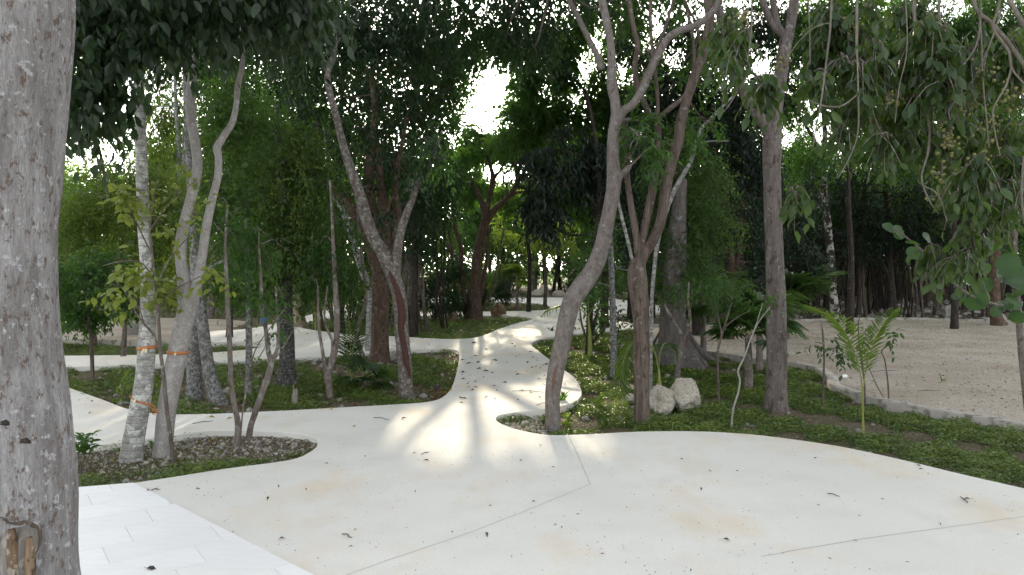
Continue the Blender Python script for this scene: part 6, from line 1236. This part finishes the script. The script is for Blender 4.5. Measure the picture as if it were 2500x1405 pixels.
for k in range(6):   # thin whippy trees of the thicket
    r_ = random.Random(k + 80); parts = []; tops = []
    for s in range(r_.randint(3, 5)):
        x0, y0 = r_.uniform(-.25, .25), r_.uniform(-.25, .25); lx, ly = r_.uniform(-.9, .9), r_.uniform(-.6, .6); hh = r_.uniform(4.0, 5.6); rr_ = r_.uniform(.022, .05)
        pts = [(x0 + lx * (t ** 1.3) + r_.uniform(-.07, .07), y0 + ly * t + r_.uniform(-.07, .07), -.1 + hh * t) for t in (0, .2, .4, .6, .8, 1)]; parts.append(tube(pts, [rr_, rr_ * .95, rr_ * .85, rr_ * .7, rr_ * .5, .006], 6, 3, .08)); tops.append(pts[-1]); tops.append(pts[-2])
        if r_.random() < .7: q_ = np.array(pts[3]); e_ = q_ + [r_.uniform(-.7, .7), r_.uniform(-.4, .4), 1.3]; parts.append(tube([q_, (q_ + e_) / 2, e_], [rr_ * .5, rr_ * .4, .004], 5, 2)); tops.append(tuple(e_))
    V, Q = join(parts); bk = M[['bark_dark', 'bark_dark', 'bark_dark', 'bark_brown', 'bark_dark', 'bark_thin'][k]]; sm = mesh_np('trunk', V, Q, bk, True)
    cl = np.array(tops); b_, u_ = twigs(cl, np.tile([.6, .6, .5], (len(cl), 1)), 230); cs_ = spray(b_, u_, 8, .11, .35, .6, .42, T_D); V, Fc = leaves(*cs_[:4], .42, T_D)
    tpro.append((sm, mesh_np('crown', V, Fc, M[['leaf_deep', 'leaf_mid', 'leaf_blue', 'leaf_small', 'leaf_deep', 'leaf_mid'][k]], False, np.repeat(cs_[4], 4))))
def place(kind, name, label, cat, group, x, y, s, rz, *mes):
    rt = root(name, (x, y, float(ground_z(x, y))), label, cat, group); rt.rotation_euler.z = rz; rt.scale = s
    for nm, me in mes: obj(nm, me, rt, kind='stuff' if nm in ('crown', 'foliage') else None)
    PL.setdefault(label, []).append(rt)
    return rt
PL = {}
def zone(px):
    return ('far left wood', 'wood behind the middle bed', 'wood behind the far path bend', 'wood behind the right gravel')[0 if px < 560 else 1 if px < 1130 else 2 if px < 1720 else 3]
KN = ['leafy green', 'dark heavy', 'yellow green', 'airy green', 'bluish dark', 'pale stemmed']
def free(x, y, mg=.6):
    a = np.array([x, x + mg, x - mg, x, x]); c = np.array([y, y, y, y + mg, y - mg])
    return not (on_path(a, c).any() or pip(a, c, lotc).any() or pip(a, c, LOTL).any())
R2 = random.Random(5); cnt = 0; tries = 0; placed = []
while cnt < 88 and tries < 6000:
    tries += 1; Yp = R2.uniform(20, 66); px = R2.uniform(-250, 2750); x = (px - 1250) / F * Yp
    if not free(x, Yp, .5): continue
    if any((x - a) ** 2 + (Yp - c) ** 2 < 2.6 ** 2 for a, c in placed): continue
    if 1060 < px < 1420 and Yp < 49: continue
    # the crowns stop where the photograph shows the sky through
    top = 150 if px < 1000 else (330 + 60 * abs(px - 1230) / 230 * -1 if px < 1480 else 180)
    if 1130 < px < 1300: top = 420
    if 130 < px < 360: top = 430 if Yp > 26 else 470
    if 1900 < px < 2080: top = 370
    h = min(12.5, HC + (660 - top) / F * Yp * R2.uniform(.85, 1.05)); k = R2.randrange(6)
    if abs(x - .6) < 4.0:      # the sun comes in low over these
        h = min(h, (Yp - 11) * .26 - .5)
        if h < 3: continue
    if px > 1850: k = R2.choice([1, 4, 4, 1, 0])
    if Yp < 28 and px > 1500: k = R2.choice([1, 4])
    if px < 520: k = R2.choice([0, 2, 2, 3, 5])
    H0, tr, lm, cm = VARS[k]; s = h / H0; w_ = max(s, .85); z_ = zone(px)
    place('t', 'forest_tree', f'{KN[k]} tree in {z_}', 'tree', f'{KN[k]} trees of the {z_}', x, Yp, (w_, w_, s), R2.uniform(0, 6.28), ('trunk', tr), ('limb', lm), ('crown', cm)); placed.append((x, Yp)); cnt += 1
for px, Yp, tp, k in ((1120, 60, 400, 0), (1165, 56, 450, 3), (1215, 62, 440, 2), (1262, 57, 470, 0), (1305, 61, 410, 5), (1350, 56, 440, 3), (1395, 60, 400, 0), (1440, 57, 380, 1), (1490, 61, 380, 3), (1240, 67, 430, 0), (1330, 67, 420, 3), (1180, 68, 430, 5)):
    x = (px - 1250) / F * Yp; h = HC + (660 - tp) / F * Yp; H0, tr, lm, cm = VARS[k]; s = h / H0
    place('t', 'forest_tree', f'{KN[k]} tree beyond the far path', 'tree', f'{KN[k]} trees beyond the far path', x, Yp, (s * 1.15, s * 1.15, s), R2.uniform(0, 6.28), ('trunk', tr), ('limb', lm), ('crown', cm))
cnt = tries = 0
while cnt < 120 and tries < 6000:
    tries += 1; Yp = R2.uniform(22, 58); px = R2.uniform(-150, 2650); x = (px - 1250) / F * Yp
    if not free(x, Yp, .9): continue
    if px > 1850 and (Yp < 40 or R2.random() < .7): continue
    k = R2.randrange(4); z_ = zone(px)
    if 1150 < px < 1420 and Yp < 30: continue
    if 820 < px < 1500 and 41 < Yp < 53: continue
    sc = R2.uniform(.7, 1.3) * (1 if Yp < 35 else 1.4)
    place('b', 'forest_bush', f'{["green", "dark green", "yellow green", "fine leaved"][k]} bush in {z_}', 'bush', f'{["green", "dark green", "yellow green", "fine leaved"][k]} bushes of the {z_}', x, Yp, (sc, sc, sc), R2.uniform(0, 6.28), ('stem', bpro[k][0]), ('foliage', bpro[k][1])); cnt += 1
cnt = tries = 0
while cnt < 170 and tries < 9000:
    tries += 1; right = cnt < 110; Yp = R2.uniform(26, 46) if right else R2.uniform(20, 56); px = R2.uniform(1880, 2640) if right else R2.uniform(600, 1900); x = (px - 1250) / F * Yp
    if not free(x, Yp, .35): continue
    if not right and 1150 < px < 1420 and Yp < 47: continue
    if 820 < px < 1500 and 38 < Yp < 54: continue
    k = R2.randrange(6); z_ = zone(px); s = R2.uniform(.85, 1.15)
    cmx = [('trunk', tpro[k][0]), ('crown', tpro[k][1])]
    place('s', 'thin_tree', f'thin {["dark", "brown", "blackish", "reddish", "spindly dark", "tan"][k]} tree in {z_}', 'tree', f'thin {["dark", "brown", "blackish", "reddish", "slender dark", "tan"][k]} trees of the {z_}', x, Yp, (s, s, s * R2.uniform(.9, 1.1)), R2.uniform(0, 6.28), *cmx); cnt += 1
# the far wood that reads as one mass
def mass(label, x0, x1, y0, y1, zmax, n_, L, mat, gapx=None):
    x = rng.uniform(x0, x1, n_); y = rng.uniform(y0, y1, n_); z = rng.random(n_) ** .8 * (zmax + 1.6 * np.sin(x * .21 + y0) + 1.0 * np.sin(x * .63)) + .3
    m = (grow_m(x * .5, z * .6, y0) > .22); 
    px_, py_ = proj(np.stack([x, y, z], -1)); m &= (np.abs(x) > 12) | (z < 8.0); x, y, z = x[m], y[m], z[m]; k = len(x)
    d = rng.normal(size=(k, 3)) + [0, 0, -.5]; V, Fc = leaves(np.stack([x, y, z], -1), d, rng.normal(size=(k, 3)) + [0, 0, .6], L * rng.uniform(.5, 1.3, k), .5, T_D)
    obj('distant_woods', mesh_np('distant_woods', V, Fc, M[mat], False, np.repeat(np.clip(rng.normal(.5, .3, k), 0, 1), 4)), None, label=label, kind='stuff')
mass('mass of far foliage closing the view beyond the clearing', -75, 75, 68, 84, 10.5, 90000, .5, 'leaf_mid')
mass('low far undergrowth beyond the clearing', -75, 75, 62, 72, 3.6, 52000, .4, 'leaf_deep')
mass('darker far foliage behind the right thicket', 14, 60, 50, 60, 10, 52000, .36, 'leaf_blue')
mass('far foliage left beyond the lawns', -60, -12, 50, 62, 9.5, 42000, .36, 'leaf_small')

ORD = 'leftmost second third fourth fifth sixth seventh eighth ninth tenth eleventh twelfth thirteenth fourteenth fifteenth sixteenth seventeenth eighteenth nineteenth twentieth'.split()
for lab, lst in PL.items():
    if len(lst) < 2: continue
    lst.sort(key=lambda o: proj(np.array(o.location))[0])
    for i, o in enumerate(lst):
        half = i < (len(lst) + 1) // 2; k = i if half else len(lst) - 1 - i
        side = 'left' if half else 'right'
        o['label'] = f"{lab}, " + (f"{side}most such" if k == 0 else f"{ORD[k]} such from {side}")
